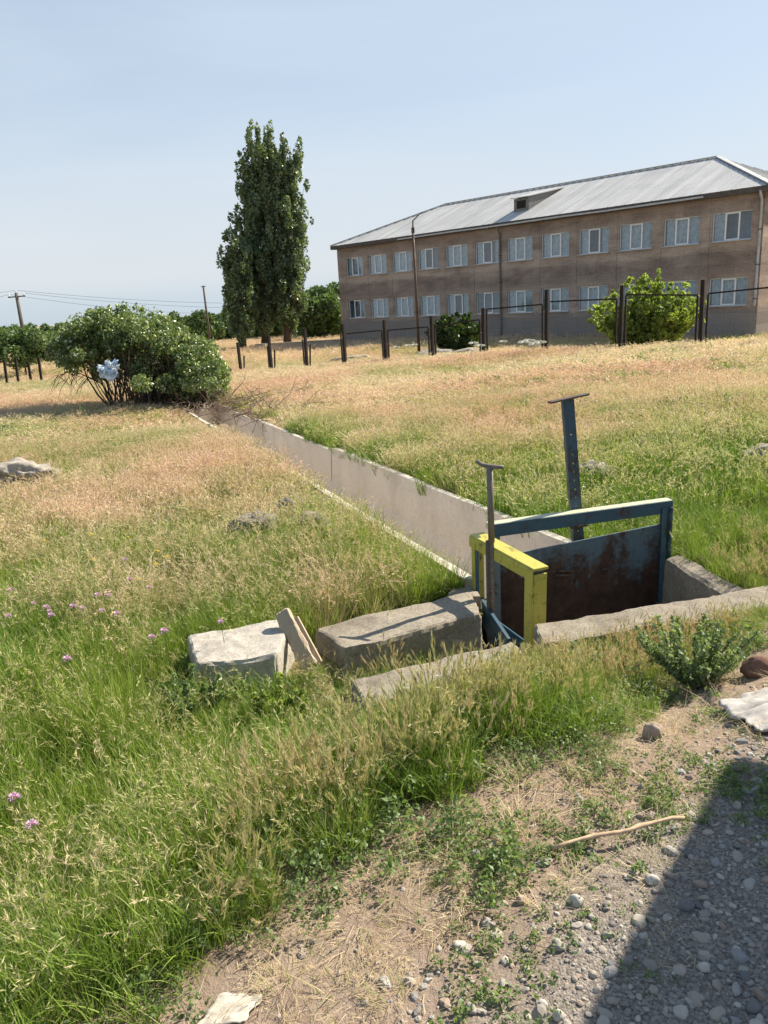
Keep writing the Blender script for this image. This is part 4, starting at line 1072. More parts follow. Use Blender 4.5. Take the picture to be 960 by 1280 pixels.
rock('stone', 816, 922, 26, 30, 'brown upright rounded stone at the edge of the gravel', 'stone', S_TAN, 14, .8, 4, .3, .0)
rock('stone', 948, 842, 42, 30, 'reddish brick like stone at the right edge beside the sill', 'stone', M_BRICKSTONE, 15, .8, 4, .3)
rock('stone', 720, 1128, 24, 16, 'flat pale grey stone on bare soil below the stick', 'stone', S_PALE, 16, .8, 3, .35)
rock('stone', 651, 1128, 15, 14, 'small pinkish stone on bare soil left of the flat pale stone', 'stone', S_TAN, 17, .8, 3, .35)
rock('stone', 594, 1070, 16, 13, 'small grey stone below the tall grass bank on bare soil', 'stone', S_GREY, 18, .8, 3, .35)
rock('stone', 815, 1102, 20, 15, 'pale grey angular stone at the shadow edge', 'stone', S_PALE, 19, .8, 3, .35)
rock('stone', 880, 1212, 18, 16, 'pale stone in the shadow near the bottom right', 'stone', S_PALE, 20, .8, 3, .35)
rock('stone', 857, 1105 + 30, 22, 16, 'dark bluish rounded stone just inside the shadow', 'stone', S_DARK, 22, .8, 3, .35)
rock('stone', 697, 1184, 22, 15, 'grey flat stone in the gravel left of the shadow edge', 'stone', S_GREY, 23, .8, 3, .35)
rock('stone', 698, 1272, 20, 16, 'pale stone at the bottom edge of the gravel', 'stone', S_PALE, 24, .8, 3, .35)
rock('stone', 942, 1262, 22, 22, 'bluish grey stone in the bottom right corner of the shadow', 'stone', S_DARK, 25, .8, 3, .35)
rock('stone', 575, 1183, 20, 11, 'flat whitish stone on bare soil near the lower weeds', 'stone', S_PALE, 26, .8, 3, .35)
rock('stone', 588, 1262, 20, 14, 'grey stone at the bottom edge left of the gravel', 'stone', S_GREY, 27, .8, 3, .35)

def loose_stones():
    rng = np.random.default_rng(9); protos = [rock_mesh('stone', 50 + k, 2, (1, .68 + .12 * (k % 3), .5 + .08 * (k % 2)), .55) for k in range(6)]
    for me in protos: me.materials.append([S_GREY, S_PALE, S_TAN, S_DARK, S_GREY, S_PALE][protos.index(me)]); me.polygons.foreach_set('use_smooth', np.full(len(me.polygons), protos.index(me) % 2 == 1))
    k = 0
    while k < 150:
        x = rng.uniform(-.4, 2.0); y = rng.uniform(1.2, 3.2); e = edge_s(x, y)
        if e > -.28 or x > .62 * y + .2: continue
        if rng.random() > .25 + .75 * sm((-e - .3) / .4): continue
        s = float(rng.lognormal(-4.85, .38)); me = protos[rng.integers(0, 6)]
        o = link('stone', me, None, (x, y, gzf(x, y) + s * .22)); o.scale = (s, s, s); o.rotation_euler = (rng.normal() * .2, rng.normal() * .2, rng.random() * 6.28)
        tag(o, 'small loose rounded stone among the roadside gravel', 'stone', 'loose stones in the gravel'); k += 1
loose_stones()

# stick, cloth, paper
def bits():
    a = atz(690, 1064, .015); b = atz(860, 1026, .03); m = MB(); rng = random.Random(3); pts = []
    for k in range(12):
        t = k / 11; p = a.lerp(b, t); p.z += .010 + .012 * math.sin(t * 3.1) + rng.uniform(-.002, .002); p.x += .012 * math.sin(t * 5); p.y += .006 * math.sin(t * 9); pts.append(p)
    m.tube(pts, [.0045 + .0022 * (rng.random()) + (.002 if k in (3, 7) else 0) for k in range(12)], 7)
    m.tube([pts[1], pts[1] + Vector((-.03, .02, .012))], [.003, .0015], 5); m.tube([pts[10], pts[10] + Vector((.05, .012, .004))], [.003, .001], 5)
    o = m.build('dry_stick', M_STICK, smooth=True); o.data.transform(Matrix.Translation(-a)); o.location = a
    tag(o, 'long thin pale dry stick lying on the bare soil', 'stick')
    # grey cloth scrap at the right edge
    c = atz(948, 884, .02); V = []; Fc = []; n = 26
    for i in range(n):
        for j in range(n):
            u = i / (n - 1) - .5; v = j / (n - 1) - .5; x = u * .46; y = v * .30 + .25 * u * .3
            z = .02 + .022 * mnoise.noise(Vector((u * 3, v * 7, 1))) + .028 * abs(mnoise.noise(Vector((u * 2.2 + 5, v * 9, 3)))) + .01 * mnoise.noise(Vector((u * 14, v * 14, 0)))
            e = 1 + .22 * mnoise.noise(Vector((u * 5, v * 5, 8))); V.append((c.x + .12 + x * e, c.y + y * e, gzf(c.x + .12 + x, c.y + y) + z))
    for i in range(n - 1):
        for j in range(n - 1): k = i * n + j; Fc.append((k, k + 1, k + n + 1, k + n))
    m = MB(); m.add(V, Fc); o = m.build('cloth_scrap', mat_plain('dusty_grey_cloth', (.42, .40, .38), .9, 0, .1, .35, 12), smooth=True)
    sd = o.modifiers.new('thickness', 'SOLIDIFY'); sd.thickness = .006
    o.data.transform(Matrix.Translation(-c)); o.location = c; tag(o, 'crumpled dusty grey cloth scrap on the ground at the right edge', 'cloth')
    c = atz(290, 1264, 0.0); c.z = gzf(c.x, c.y); V = []; Fc = []; n = 16
    for i in range(n):
        for j in range(n):
            u = i / (n - 1) - .5; v = j / (n - 1) - .5; e = 1 + .3 * mnoise.noise(Vector((u * 3, v * 3, 2)))
            V.append((u * .11 * e + .03 * v, v * .075 * e, .004 + .007 * abs(mnoise.noise(Vector((u * 5, v * 5, 9)))) + .006 * abs(u)))
    for i in range(n - 1):
        for j in range(n - 1): k = i * n + j; Fc.append((k, k + 1, k + n + 1, k + n))
    m = MB(); m.add(V, Fc); o = m.build('paper_scrap', mat_plain('dirty_white_paper', (.46, .42, .36), .9, 0, .1, .4, 30), smooth=True); o.location = c
    sd = o.modifiers.new('thickness', 'SOLIDIFY'); sd.thickness = .003; tag(o, 'crumpled dirty white paper scrap at the bottom edge', 'paper')
M_STICK = mat_plain('pale_dry_stick', (.50, .36, .24), .85, 0, .2, .3, 30)
bits()

# ------------------------------------------------------------------ grass prototypes (instanced; not linked to the scene)
class GB:
    def __init__(s): s.V = []; s.F = []; s.A = []; s.n = 0
    def add(s, V, F, A):
        s.V.append(V.reshape(-1, 3)); s.F.append(F + s.n); s.A.append(A.reshape(-1, 4)); s.n += len(V.reshape(-1, 3))
    def blades(s, rng, N, R, L, w, bend, dry=(0, 1), seg=4, az=None, base=None, z0=0.0, out=.6, flat=0.0):
        if base is None:
            a = rng.random(N) * 6.283; r = R * np.sqrt(rng.random(N)); base = np.stack([r * np.cos(a), r * np.sin(a), np.full(N, z0)], -1)
        else: a = rng.random(N) * 6.283
        az = rng.random(N) * 6.283 * (1 - out) + a * out if az is None else az
        L_ = rng.uniform(*L, N); b = rng.uniform(*bend, N); w_ = rng.uniform(*w, N)
        d = np.stack([np.cos(az), np.sin(az), np.zeros(N)], -1); tw = az + 1.57 + rng.normal(size=N) * .5
        sd = np.stack([np.cos(tw), np.sin(tw), np.zeros(N)], -1); up = np.array([0, 0, 1.])
        rows = []; T = []
        for k in range(seg + 1):
            t = k / seg
            h = L_ * (t - .42 * b * t * t) * (1 - flat); o = L_ * b * (.25 * t + .75 * t * t) * .8
            c = base + d * o[:, None] + up * h[:, None]
            ww = (w_ * (1 - t ** 1.6) * (.55 + .45 * min(1, t * 4)) / 2)[:, None]
            if k < seg: rows += [c - sd * ww, c + sd * ww]; T += [t, t]
            else: rows.append(c); T.append(t)
        V = np.stack(rows, 1); m = 2 * seg + 1; i0 = (np.arange(N) * m)[:, None]
        F = []
        for k in range(seg - 1):
            q = np.array([2 * k, 2 * k + 1, 2 * k + 3, 2 * k + 2]); F += [i0 + q[[0, 1, 2]], i0 + q[[0, 2, 3]]]
        F.append(i0 + np.array([2 * seg - 2, 2 * seg - 1, 2 * seg])); F = np.concatenate(F)
        rd = rng.uniform(*dry, N); g = rng.random(N)
        A = np.zeros((N, m, 4)); A[..., 0] = rd[:, None]; A[..., 1] = g[:, None]; A[..., 3] = np.array(T)[None]
        s.add(V, F, A)
        return V[:, -1], d, L_, V[:, -3:-1].mean(1)
    def darts(s, rng, P, D, Ln, W, n, spread, along=0.0, head=1.0, dry=(0, 1)):
        """n thin diamonds from each point P along D"""
        N = len(P); idx = np.repeat(np.arange(N), n); M_ = len(idx)
        f = np.tile(np.arange(n) / max(1, n - 1), N)
        d = D[idx] + rng.normal(size=(M_, 3)) * spread; d /= np.linalg.norm(d, axis=1, keepdims=True)
        o = P[idx] - D[idx] * (along * f)[:, None]; l = rng.uniform(*Ln, M_)[:, None]
        sd = np.cross(d, rng.normal(size=(M_, 3))); sd /= np.linalg.norm(sd, axis=1, keepdims=True) + 1e-9; w_ = rng.uniform(*W, M_)[:, None]
        V = np.stack([o, o + d * l * .35 + sd * w_, o + d * l, o + d * l * .35 - sd * w_], 1); i0 = (np.arange(M_) * 4)[:, None]
        F = np.concatenate([i0 + np.array([0, 1, 2]), i0 + np.array([0, 2, 3])])
        A = np.zeros((M_, 4, 4)); A[..., 0] = rng.uniform(*dry, M_)[:, None]; A[..., 1] = rng.random(M_)[:, None]; A[..., 2] = head; A[..., 3] = .9; s.add(V, F, A)
    def mesh(s, name, mat=None): return mesh_np(name, np.concatenate(s.V), [np.concatenate(s.F)], mat or M_GRASS, {'gc': np.concatenate(s.A)})

PROTO = {}
def proto(key, gb, mat=None):
    PROTO.setdefault(key, []).append(bpy.data.objects.new('tuft', gb.mesh('tuft', mat)))
def norm(v): return v / (np.linalg.norm(v, axis=-1, keepdims=True) + 1e-9)
def make_protos():
    rng = np.random.default_rng(1)
    for k in range(5):                                  # lush green tuft
        g = GB(); g.blades(rng, 34, .075, (.12, .46), (.0048, .0095), (.06, .85), (0, .55), 5, out=.35); g.blades(rng, 10, .08, (.12, .40), (.002, .0042), (.15, 1.0), (.75, 1), 5); proto('green', g)
    for k in range(5):                                  # brome: thin stems with nodding pinkish heads
        g = GB(); g.blades(rng, 22, .09, (.10, .30), (.0036, .0068), (.15, .9), (.0, .9), 4)
        tip, d, L, pre = g.blades(rng, 7, .09, (.28, .50), (.0014, .0022), (.12, .5), (.35, 1), 5, out=.3)
        dr = norm(tip - pre); g.darts(rng, tip, norm(dr + np.array([0, 0, -.5])), (.022, .042), (.0016, .0032), 8, .38, .075); proto('brome', g)
    for k in range(4):                                  # foxtail barley
        g = GB(); g.blades(rng, 20, .06, (.1, .30), (.004, .0075), (.1, .7), (0, .6), 4)
        tip, d, L, pre = g.blades(rng, 8, .06, (.24, .46), (.0016, .0024), (.05, .4), (.2, .9), 5, out=.3)
        dr = norm(tip - pre); g.darts(rng, tip, dr, (.035, .06), (.0009, .0016), 26, .17, .065); g.darts(rng, tip, dr, (.015, .02), (.003, .0045), 8, .14, .06); proto('foxtail', g)
    for k in range(4):                                  # dry tussock
        g = GB(); g.blades(rng, 40, .07, (.08, .26), (.0015, .0032), (.3, 1.3), (.55, 1), 4); g.blades(rng, 14, .08, (.1, .22), (.002, .004), (.2, .9), (0, .5), 4); proto('dry', g)
    for k in range(4):                                  # flat straw litter
        g = GB(); g.blades(rng, 44, .10, (.015, .075), (.0016, .0036), (.9, 1.2), (.75, 1), 3, flat=.92, out=0, z0=.004); g.blades(rng, 8, .07, (.02, .06), (.002, .003), (.6, 1.2), (.1, .8), 3); proto('litter', g)
    # mid and far clumps are wider and coarser
    for k in range(4):
        g = GB(); g.blades(rng, 60, .16, (.12, .46), (.008, .014), (.06, .75), (0, .6), 4, out=.35); proto('green_mid', g)
        g = GB(); g.blades(rng, 40, .17, (.09, .24), (.004, .007), (.2, 1.0), (.1, 1), 3)
        tip, d, L, pre = g.blades(rng, 20, .17, (.28, .50), (.002, .0034), (.12, .5), (.35, 1), 4, out=.3)
        g.darts(rng, tip, norm(norm(tip - pre) + np.array([0, 0, -.5])), (.028, .05), (.003, .006), 6, .4, .08); proto('brome_mid', g)
    for k in range(4):
        g = GB(); g.blades(rng, 70, .34, (.13, .34), (.010, .018), (.15, .9), (0, .7), 3); proto('green_far', g)
        g = GB(); g.blades(rng, 46, .34, (.1, .26), (.008, .014), (.2, 1.0), (.15, 1), 3)
        tip, d, L, pre = g.blades(rng, 36, .34, (.24, .42), (.004, .007), (.2, .7), (.4, 1), 3)
        g.darts(rng, tip, norm(norm(tip - pre) + np.array([0, 0, -.5])), (.04, .07), (.007, .012), 4, .4, .08); proto('brome_far', g)
    # leafy weeds
    for k in range(4):
        C = rng.normal(size=(16, 3)) * np.array([.05, .05, .02]) + np.array([0, 0, .045]); V, F, A = leaf_cloud(C, np.full(16, .026), 14, .0105, rng, .4, (1, 1, .7), .8)
        g = GB(); g.add(V, F, A); PROTO.setdefault('weed', []).append(bpy.data.objects.new('tuft', g.mesh('tuft', M_WEED)))
    for k in range(3):                                  # low mat weed with tiny leaves
        C = rng.normal(size=(18, 3)) * np.array([.055, .055, .006]) + np.array([0, 0, .016]); V, F, A = leaf_cloud(C, np.full(18, .018), 13, .008, rng, .4, (1, 1, .5), .8)
        g = GB(); g.add(V, F, A); PROTO.setdefault('mat', []).append(bpy.data.objects.new('tuft', g.mesh('tuft', M_WEED)))
    for k in range(8):
        PROTO.setdefault('pebble', []).append(bpy.data.objects.new('pebble', rock_mesh('pebble', 80 + k, 2, (1, .6 + .12 * (k % 4), .5 + .06 * (k % 3)), .42, M_PEB)))
make_protos()

def scatter(name, label, cat, P, kinds, rot, scl, tint, hue, protos, kind='stuff'):
    """one stuff object: points carrying attributes, instanced by geometry nodes"""
    c = bpy.data.collections.new(name + '_sources')
    for i, o in enumerate(protos): o.name = '%s_%02d' % ('source_' + name, i); c.objects.link(o)
    me = bpy.data.meshes.new(name); n = len(P); me.vertices.add(n); me.vertices.foreach_set('co', np.asarray(P, np.float32).ravel())
    for nm, typ, arr, fld in (('kindi', 'INT', kinds, 'value'), ('rot', 'FLOAT_VECTOR', rot, 'vector'), ('scl', 'FLOAT_VECTOR', scl, 'vector'), ('tint', 'FLOAT', tint, 'value'), ('hue', 'FLOAT', hue, 'value')):
        a = me.attributes.new(nm, typ, 'POINT'); a.data.foreach_set(fld, np.asarray(arr, np.int32 if typ == 'INT' else np.float32).ravel())
    o = link(name, me); tag(o, label, cat, None, kind)
    ng = bpy.data.node_groups.new(name, 'GeometryNodeTree')
    ng.interface.new_socket('Geometry', in_out='INPUT', socket_type='NodeSocketGeometry'); ng.interface.new_socket('Geometry', in_out='OUTPUT', socket_type='NodeSocketGeometry')
    N = ng.nodes; gi = N.new('NodeGroupInput'); go = N.new('NodeGroupOutput'); ip = N.new('GeometryNodeInstanceOnPoints'); ci = N.new('GeometryNodeCollectionInfo')
    ci.inputs['Collection'].default_value = c; ci.inputs['Separate Children'].default_value = True; ci.inputs['Reset Children'].default_value = True
    def na(nm, t):
        x = N.new('GeometryNodeInputNamedAttribute'); x.data_type = t; x.inputs['Name'].default_value = nm; return [s for s in x.outputs if s.enabled][0]
    L = ng.links.new
    L(gi.outputs[0], ip.inputs['Points']); L(ci.outputs[0], ip.inputs['Instance']); ip.inputs['Pick Instance'].default_value = True
    L(na('kindi', 'INT'), ip.inputs['Instance Index']); L(na('rot', 'FLOAT_VECTOR'), ip.inputs['Rotation']); L(na('scl', 'FLOAT_VECTOR'), ip.inputs['Scale'])
    L(ip.outputs[0], go.inputs[0])
    md = o.modifiers.new('scatter', 'NODES'); md.node_group = ng
    return o

BLOCKS = [[(.74, 3.84), (2.5, 4.08), (2.48, 4.37), (.77, 4.14)], [(2.0, 4.25), (2.24, 4.30), (2.10, 5.25), (1.9, 5.2)], [(-.33, 3.86), (.62, 4.27), (.66, 4.95), (.3, 4.80), (-.54, 4.26)],
          [(-.22, 3.32), (.74, 3.70), (.72, 3.97), (-.28, 3.63)], [(-1.10, 3.72), (-.52, 3.76), (-.48, 4.28), (-1.25, 4.18)], [(-.54, 1.37), (-.34, 1.37), (-.34, 1.56), (-.54, 1.56)]]
def field_points(rng, y0, y1, spacing, extra=1.4):
    """jittered points in the wedge in front of the camera"""
    out = []; ys = []; y = y0
    n = int((y1 - y0) / spacing)
    Y = y0 + (np.arange(n) + .5) * spacing
    for yy in Y:
        xl = -.60 * yy - extra; xr = .62 * yy + extra; m = int((xr - xl) / spacing); x = xl + (np.arange(m) + rng.random(m)) * spacing
        out.append(np.stack([x, yy + (rng.random(m) - .5) * spacing * 1.6], -1))
    P = np.concatenate(out); return P[:, 0], P[:, 1]
def clear_of(x, y, blocks=True, lip=.60):
    ok = ~((canal_dist(x, y) < lip) & (y > CANAL_Y0 - .3) & (y < CANAL_Y1)) & ~inpoly(x, y, PIT) & ~inpoly(x, y, CHAN)
    if blocks:
        for b in BLOCKS: ok &= ~inpoly(x, y, b)
    return ok

def plant_grass():
    rng = np.random.default_rng(100)
    names = ['green', 'brome', 'foxtail', 'dry', 'litter', 'green_mid', 'brome_mid', 'green_far', 'brome_far']
    off = {}; protos = []
    for nme in names: off[nme] = (len(protos), len(PROTO[nme])); protos += PROTO[nme]
    PX = []; K = []; S = []; T = []; H = []
    def put(x, y, name_arr, scale, tint, hue, zz=None):
        z = gz(x, y) if zz is None else np.full(len(x), zz); PX.append(np.stack([x, y, z - .006], -1))
        k = np.zeros(len(x), int)
        for nme in names:
            msk = name_arr == nme; k[msk] = off[nme][0] + rng.integers(0, off[nme][1], msk.sum())
        K.append(k); S.append(scale); T.append(tint); H.append(hue)
    # --- near: up to 6.2 m
    x, y = field_points(rng, .7, 6.4, .039, .8); e = edge_s(x, y); wob = (fbm(x, y, 2.2, 4, 3) - .5) * .55
    f = sm((e - .10 + .14 * sm((x - .3) / .6) + wob * .8 + .04) / .20); keep = (rng.random(len(x)) < f) & clear_of(x, y, True, .58)
    x, y, e = x[keep], y[keep], e[keep]
    keep = rng.random(len(x)) < np.where(y < 3.4, .95, .7); x, y, e = x[keep], y[keep], e[keep]
    gap = fbm(x, y, 6.5, 57, 2); keep = rng.random(len(x)) < .22 + .78 * sm((gap - .34) / .16); x, y, e = x[keep], y[keep], e[keep]
    d = dryness(x, y) + .5 * (fbm(x, y, 3.2, 58, 3) - .5); n2 = .65 * fbm(x, y, 1.6, 50, 3) + .5 * fbm(x, y, 7.0, 59, 2) - .08; n3 = fbm(x, y, .8, 61, 3)
    d = np.clip(d, 0, 1); r = rng.random(len(x)); nm = np.where(r < .80 - .75 * np.clip(d - .05, 0, 1) ** .8, 'green', np.where(r < .92 - .12 * d, 'brome', 'dry')).astype(object)
    # foxtail rim of the bank and in front of the sill
    rim = np.exp(-((e - .42) / .30) ** 2) * (x > -.55) + .9 * np.exp(-(((x - 1.35) / .7) ** 2 + ((y - 3.62) / .28) ** 2))
    fx = rng.random(len(x)) < rim * .55; nm[fx] = 'foxtail'; d = np.clip(d + .22 * rim * (x > .1), 0, 1)
    hgt = (.62 + .75 * n2) * (.55 + .45 * sm(e / .3)) * (.72 + .22 * sm((e - .9) / 1.0)) * np.where(x > .75, .72 - .2 * ((y > 3.35) & (y < 4.3) & (rng.random(len(x)) < .7)), 1.0)
    for b in BLOCKS[:-1]:                               # short sward right in front of the concrete
        bx = sum(p[0] for p in b) / len(b); by = min(p[1] for p in b); hw = (max(p[0] for p in b) - min(p[0] for p in b)) / 2 + .1
        hgt = np.where((np.abs(x - bx) < hw) & (y > by - .5) & (y < by + .45) & (x < .75), hgt * .62, hgt)
    hgt = hgt * (1 - .30 * np.exp(-((canal_dist(x, y) - .6) / .16) ** 2) * (y > 5) * (x < canal_c(y)))
    # a ring of taller grass hugging the concrete
    put(x, y, nm, np.stack([.35 + .5 * hgt, .35 + .5 * hgt, hgt * (.85 + .3 * rng.random(len(x)))], -1), np.clip(d + rng.normal(size=len(x)) * .12, 0, 1), np.clip(n3 * 1.4 - .2 + rng.normal(size=len(x)) * .15, 0, 1))
    # tufts rooted in the silted outlet between the beam and the slab
    x = rng.uniform(-.55, .5, 420); y = rng.uniform(3.5, 4.4, 420); k = inpoly(x, y, CHAN); x, y = x[k], y[k]
    nm = np.where(rng.random(len(x)) < .5, 'green', np.where(rng.random(len(x)) < .6, 'dry', 'foxtail')).astype(object); hh = .35 + .45 * rng.random(len(x)) * sm((.5 - x) / .5)
    put(x, y, nm, np.stack([np.full(len(x), .55), np.full(len(x), .55), hh], -1), rng.random(len(x)) * .6, rng.random(len(x)), -.53)
    # --- mid
    x, y = field_points(rng, 6.2, 15, .105, 1.5); keep = clear_of(x, y, True, .57); x, y = x[keep], y[keep]; gap = fbm(x, y, 3.0, 64, 2); keep = rng.random(len(x)) < .25 + .75 * sm((gap - .33) / .16); x, y = x[keep], y[keep]
    d = np.clip(dryness(x, y) + .7 * (fbm(x, y, 1.7, 65, 3) - .5), 0, 1); n2 = .6 * fbm(x, y, .9, 51, 3) + .55 * fbm(x, y, 3.6, 66, 2) - .08; n3 = fbm(x, y, .5, 62, 3)
    r = rng.random(len(x)); nm = np.where(r < .70 - .55 * d, 'green_mid', 'brome_mid').astype(object)
    put(x, y, nm, np.stack([np.full(len(x), .85), np.full(len(x), .85), (.42 + .78 * n2) * (1 - .12 * np.exp(-((canal_dist(x, y) - .66) / .2) ** 2) * (x < canal_c(y)))], -1), np.clip(d + rng.normal(size=len(x)) * .2, 0, 1), np.clip(n3 * 1.4 - .2 + rng.normal(size=len(x)) * .15, 0, 1))
    # --- far
    x, y = field_points(rng, 14.6, 47, .25, 3); keep = clear_of(x, y, True, .8); t = (x - FA[0]) * FN[0] + (y - FA[1]) * FN[1]
    keep &= rng.random(len(x)) < np.where(t > 3, .35, 1.0); x, y = x[keep], y[keep]; t = t[keep]; d = np.clip(dryness(x, y) + .7 * (fbm(x * .6, y, .8, 67, 3) - .5), 0, 1); n2 = .6 * fbm(x, y, .4, 52, 3) + .5 * fbm(x, y, 1.6, 68, 2) - .05; n3 = fbm(x, y, .22, 63, 3)
    d = np.where(t > .5, np.clip(d - .25, 0, 1), d)
    r = rng.random(len(x)); nm = np.where(r < .62 - .5 * d, 'green_far', 'brome_far').astype(object)
    put(x, y, nm, np.stack([np.ones(len(x)), np.ones(len(x)), (.36 + .62 * n2) * (1 - .5 * np.exp(-((canal_dist(x, y) - .8) / .3) ** 2) * (x < canal_c(y)))], -1), np.clip(d + rng.normal(size=len(x)) * .30, 0, 1), np.clip(n3 * 2.6 - .7 + rng.normal(size=len(x)) * .12, 0, 1))
    # --- distant
    x, y = field_points(rng, 46, 100, .7, 5); d = dryness(x, y); n2 = fbm(x, y, .3, 53, 3)
    nm = np.where(rng.random(len(x)) < .5, 'green_far', 'brome_far').astype(object)
    put(x, y, nm, np.stack([np.full(len(x), 1.6), np.full(len(x), 1.6), .9 + .7 * n2], -1), np.clip(d, 0, 1), n2)
    # --- litter and dry tussocks on the worn verge
    x, y = field_points(rng, 1.0, 4.2, .055, .5); e = edge_s(x, y); nn = fbm(x, y, 3.5, 70, 3)
    keep = (rng.random(len(x)) < np.exp(-((e + .14) / .36) ** 2) * sm((nn - .30) / .22) * .9) & clear_of(x, y); x, y = x[keep], y[keep]
    nm = np.where(rng.random(len(x)) < .86, 'litter', 'dry').astype(object); s = .55 + .5 * rng.random(len(x)); sc = np.stack([s, s, np.where(nm == 'dry', s * .38, s)], -1)
    put(x, y, nm, sc, np.clip(.72 + rng.normal(size=len(x)) * .15, 0, 1), rng.random(len(x)) * .4)
    P = np.concatenate(PX); n = len(P); K = np.concatenate(K); S = np.concatenate(S); T = np.concatenate(T); H = np.concatenate(H)
    rot = np.stack([rng.normal(size=n) * .17, rng.normal(size=n) * .17 - .04, rng.random(n) * 6.283], -1)
    scatter('meadow_grass', 'mixed green and dry meadow grass covering the field and bank', 'grass', P, K, rot, S, T, H, protos)
    print('grass instances', n)

    # --- low weeds
    pr = PROTO['weed'] + PROTO['mat']; x, y = field_points(rng, .9, 4.4, .06, .4); e = edge_s(x, y); nn = fbm(x, y, 2.4, 90, 3); n4 = fbm(x, y, 5, 91, 2)
    w1 = np.exp(-((e - .16) / .22) ** 2) * sm((nn - .42) / .16) * sm((n4 - .38) / .2) * .42 + .10 * (e > .35)
    w2 = np.exp(-((e + .36) / .34) ** 2) * sm((nn - .43) / .15) * sm((n4 - .36) / .2) * np.where(x < .35, .9, .6) + .04 * (e > .2)
    k1 = rng.random(len(x)) < w1; k2 = rng.random(len(x)) < w2; ok = clear_of(x, y); keep = (k1 | k2) & ok
    kind = np.where(k2 & ~k1, len(PROTO['weed']) + rng.integers(0, len(PROTO['mat']), len(x)), rng.integers(0, len(PROTO['weed']), len(x)))[keep]; x, y = x[keep], y[keep]; n = len(x)
    s = .6 + .9 * rng.random(n); s = np.where(kind < len(PROTO['weed']), s * 1.1, s); 
    xf, yf = field_points(rng, 5.5, 24, .8, 2); fw = fbm(xf, yf, .25, 97, 2); kf = (rng.random(len(xf)) < .9 * sm((fw - .42) / .2)) & clear_of(xf, yf, True, .8); xf, yf = xf[kf], yf[kf]; nf = len(xf)
    x = np.concatenate([x, xf]); y = np.concatenate([y, yf]); kind = np.concatenate([kind, rng.integers(0, len(PROTO['weed']), nf)]); s = np.concatenate([s, rng.uniform(1.6, 3.6, nf)]); n = len(x)
    scatter('ground_weeds', 'low small leaved weeds creeping over the bare verge', 'weeds', np.stack([x, y, gz(x, y) - .004], -1), kind, np.stack([rng.normal(size=n) * .1, rng.normal(size=n) * .1, rng.random(n) * 6.28], -1), np.stack([s, s, s], -1), rng.random(n), rng.random(n), pr)
    # --- gravel
    x, y = field_points(rng, .8, 4.6, .016, .4); e = edge_s(x, y); nn = fbm(x, y, 4, 95, 3)
    den = .05 + .62 * sm((-e - .30 + (nn - .5) * .5) / .3); keep = (e < .02) & (rng.random(len(x)) < den) & (x < .62 * y + .5); x, y = x[keep], y[keep]; n = len(x)
    s = np.clip(rng.lognormal(-5.35, .60, n), .0016, .022)
    scatter('gravel', 'loose grey and tan gravel over the roadside', 'gravel', np.stack([x, y, gz(x, y) + s * .1], -1), rng.integers(0, len(PROTO['pebble']), n), np.stack([rng.normal(size=n) * .3, rng.normal(size=n) * .3, rng.random(n) * 6.28], -1), np.stack([s, s, s], -1), rng.random(n), rng.random(n), PROTO['pebble'])
    print('gravel', n)
plant_grass()

# ------------------------------------------------------------------ flowers and single plants
def flowers():
    rng = np.random.default_rng(8)
    t = NT('pink_flower'); M_PINK = t.done(t.pbsdf((.68, .44, .60), .8, 0, .1)); t = NT('yellow_flower'); M_YF = t.done(t.pbsdf((.80, .62, .03), .8, 0, .1)); t = NT('white_flower'); M_WF = t.done(t.pbsdf((.75, .75, .68), .8, 0, .1))
    t = NT('flower_stalk'); M_ST = t.done(t.pbsdf((.10, .15, .04), .7, 0, .2))
    def head_mesh(nm, r, mat, flat=1.0):
        n = 70; d = rng.normal(size=(n, 3)); d[:, 2] = np.abs(d[:, 2]) * .9 - .15; d = norm(d); P = d * r * np.array([1, 1, flat]); a = norm(np.cross(d, rng.normal(size=(n, 3)))); b = np.cross(d, a); s = r * .42
        V = np.stack([P * .55 - a * s * .4, P * .55 + a * s * .4, P * 1.2 + b * s * .2], 1).reshape(-1, 3); return mesh_np(nm, V, [np.arange(n * 3).reshape(n, 3)], mat)
    def make(nm, lab, cat, grp, spots, r, h, mat, flat=1.0, Y=None):
        hm = head_mesh('flower_head', r, mat, flat); sm_ = MB().tube([(0, 0, 0), (.008, 0, h * .5), (0, 0, h)], [.0022, .0018, .0014], 5); first = None
        for px, py in spots:
            # the head sits at the pixel: walk down the ray until h above the ground
            q = hit(px, py, h)
            root = thing(nm, (q.x, q.y, q.z - h), lab, cat, grp); s = rng.uniform(.8, 1.2)
            if first is None: st = sm_.build('stalk', M_ST, root, local=True); hd = link('flower_head', hm, root, (0, 0, h)); first = (st, hd)
            else:
                st = first[0].copy(); COL.objects.link(st); st.parent = root; hd = first[1].copy(); COL.objects.link(hd); hd.parent = root
            hd.scale = (s, s, s)
    make('clover_flower', 'round pink clover flower head standing in the grass at the left', 'flower', 'pink clover flowers',
         [(14, 738), (10, 771), (58, 760), (64, 770), (91, 759), (104, 761), (127, 764), (146, 768), (84, 825), (156, 700), (162, 725), (186, 735), (136, 745), (190, 797), (205, 790), (42, 755), (62, 765), (122, 745), (276, 778), (40, 1032), (18, 998)], .021, .34, M_PINK)
    make('yellow_flower', 'tiny yellow flower cluster in the grass of the left field', 'flower', 'yellow flowers',
         [(115, 668), (160, 671), (198, 689), (209, 696), (173, 724), (195, 705), (57, 676), (118, 700)], .016, .36, M_YF, .5)
    make('white_umbel', 'flat white flower umbel at the foot of the school wall', 'flower', 'white umbels before the school', [(592, 429), (600, 432), (629, 427), (655, 428), (661, 426), (668, 430), (510, 432), (518, 431), (675, 428), (495, 434)], .16, .7, M_WF, .35)
flowers()

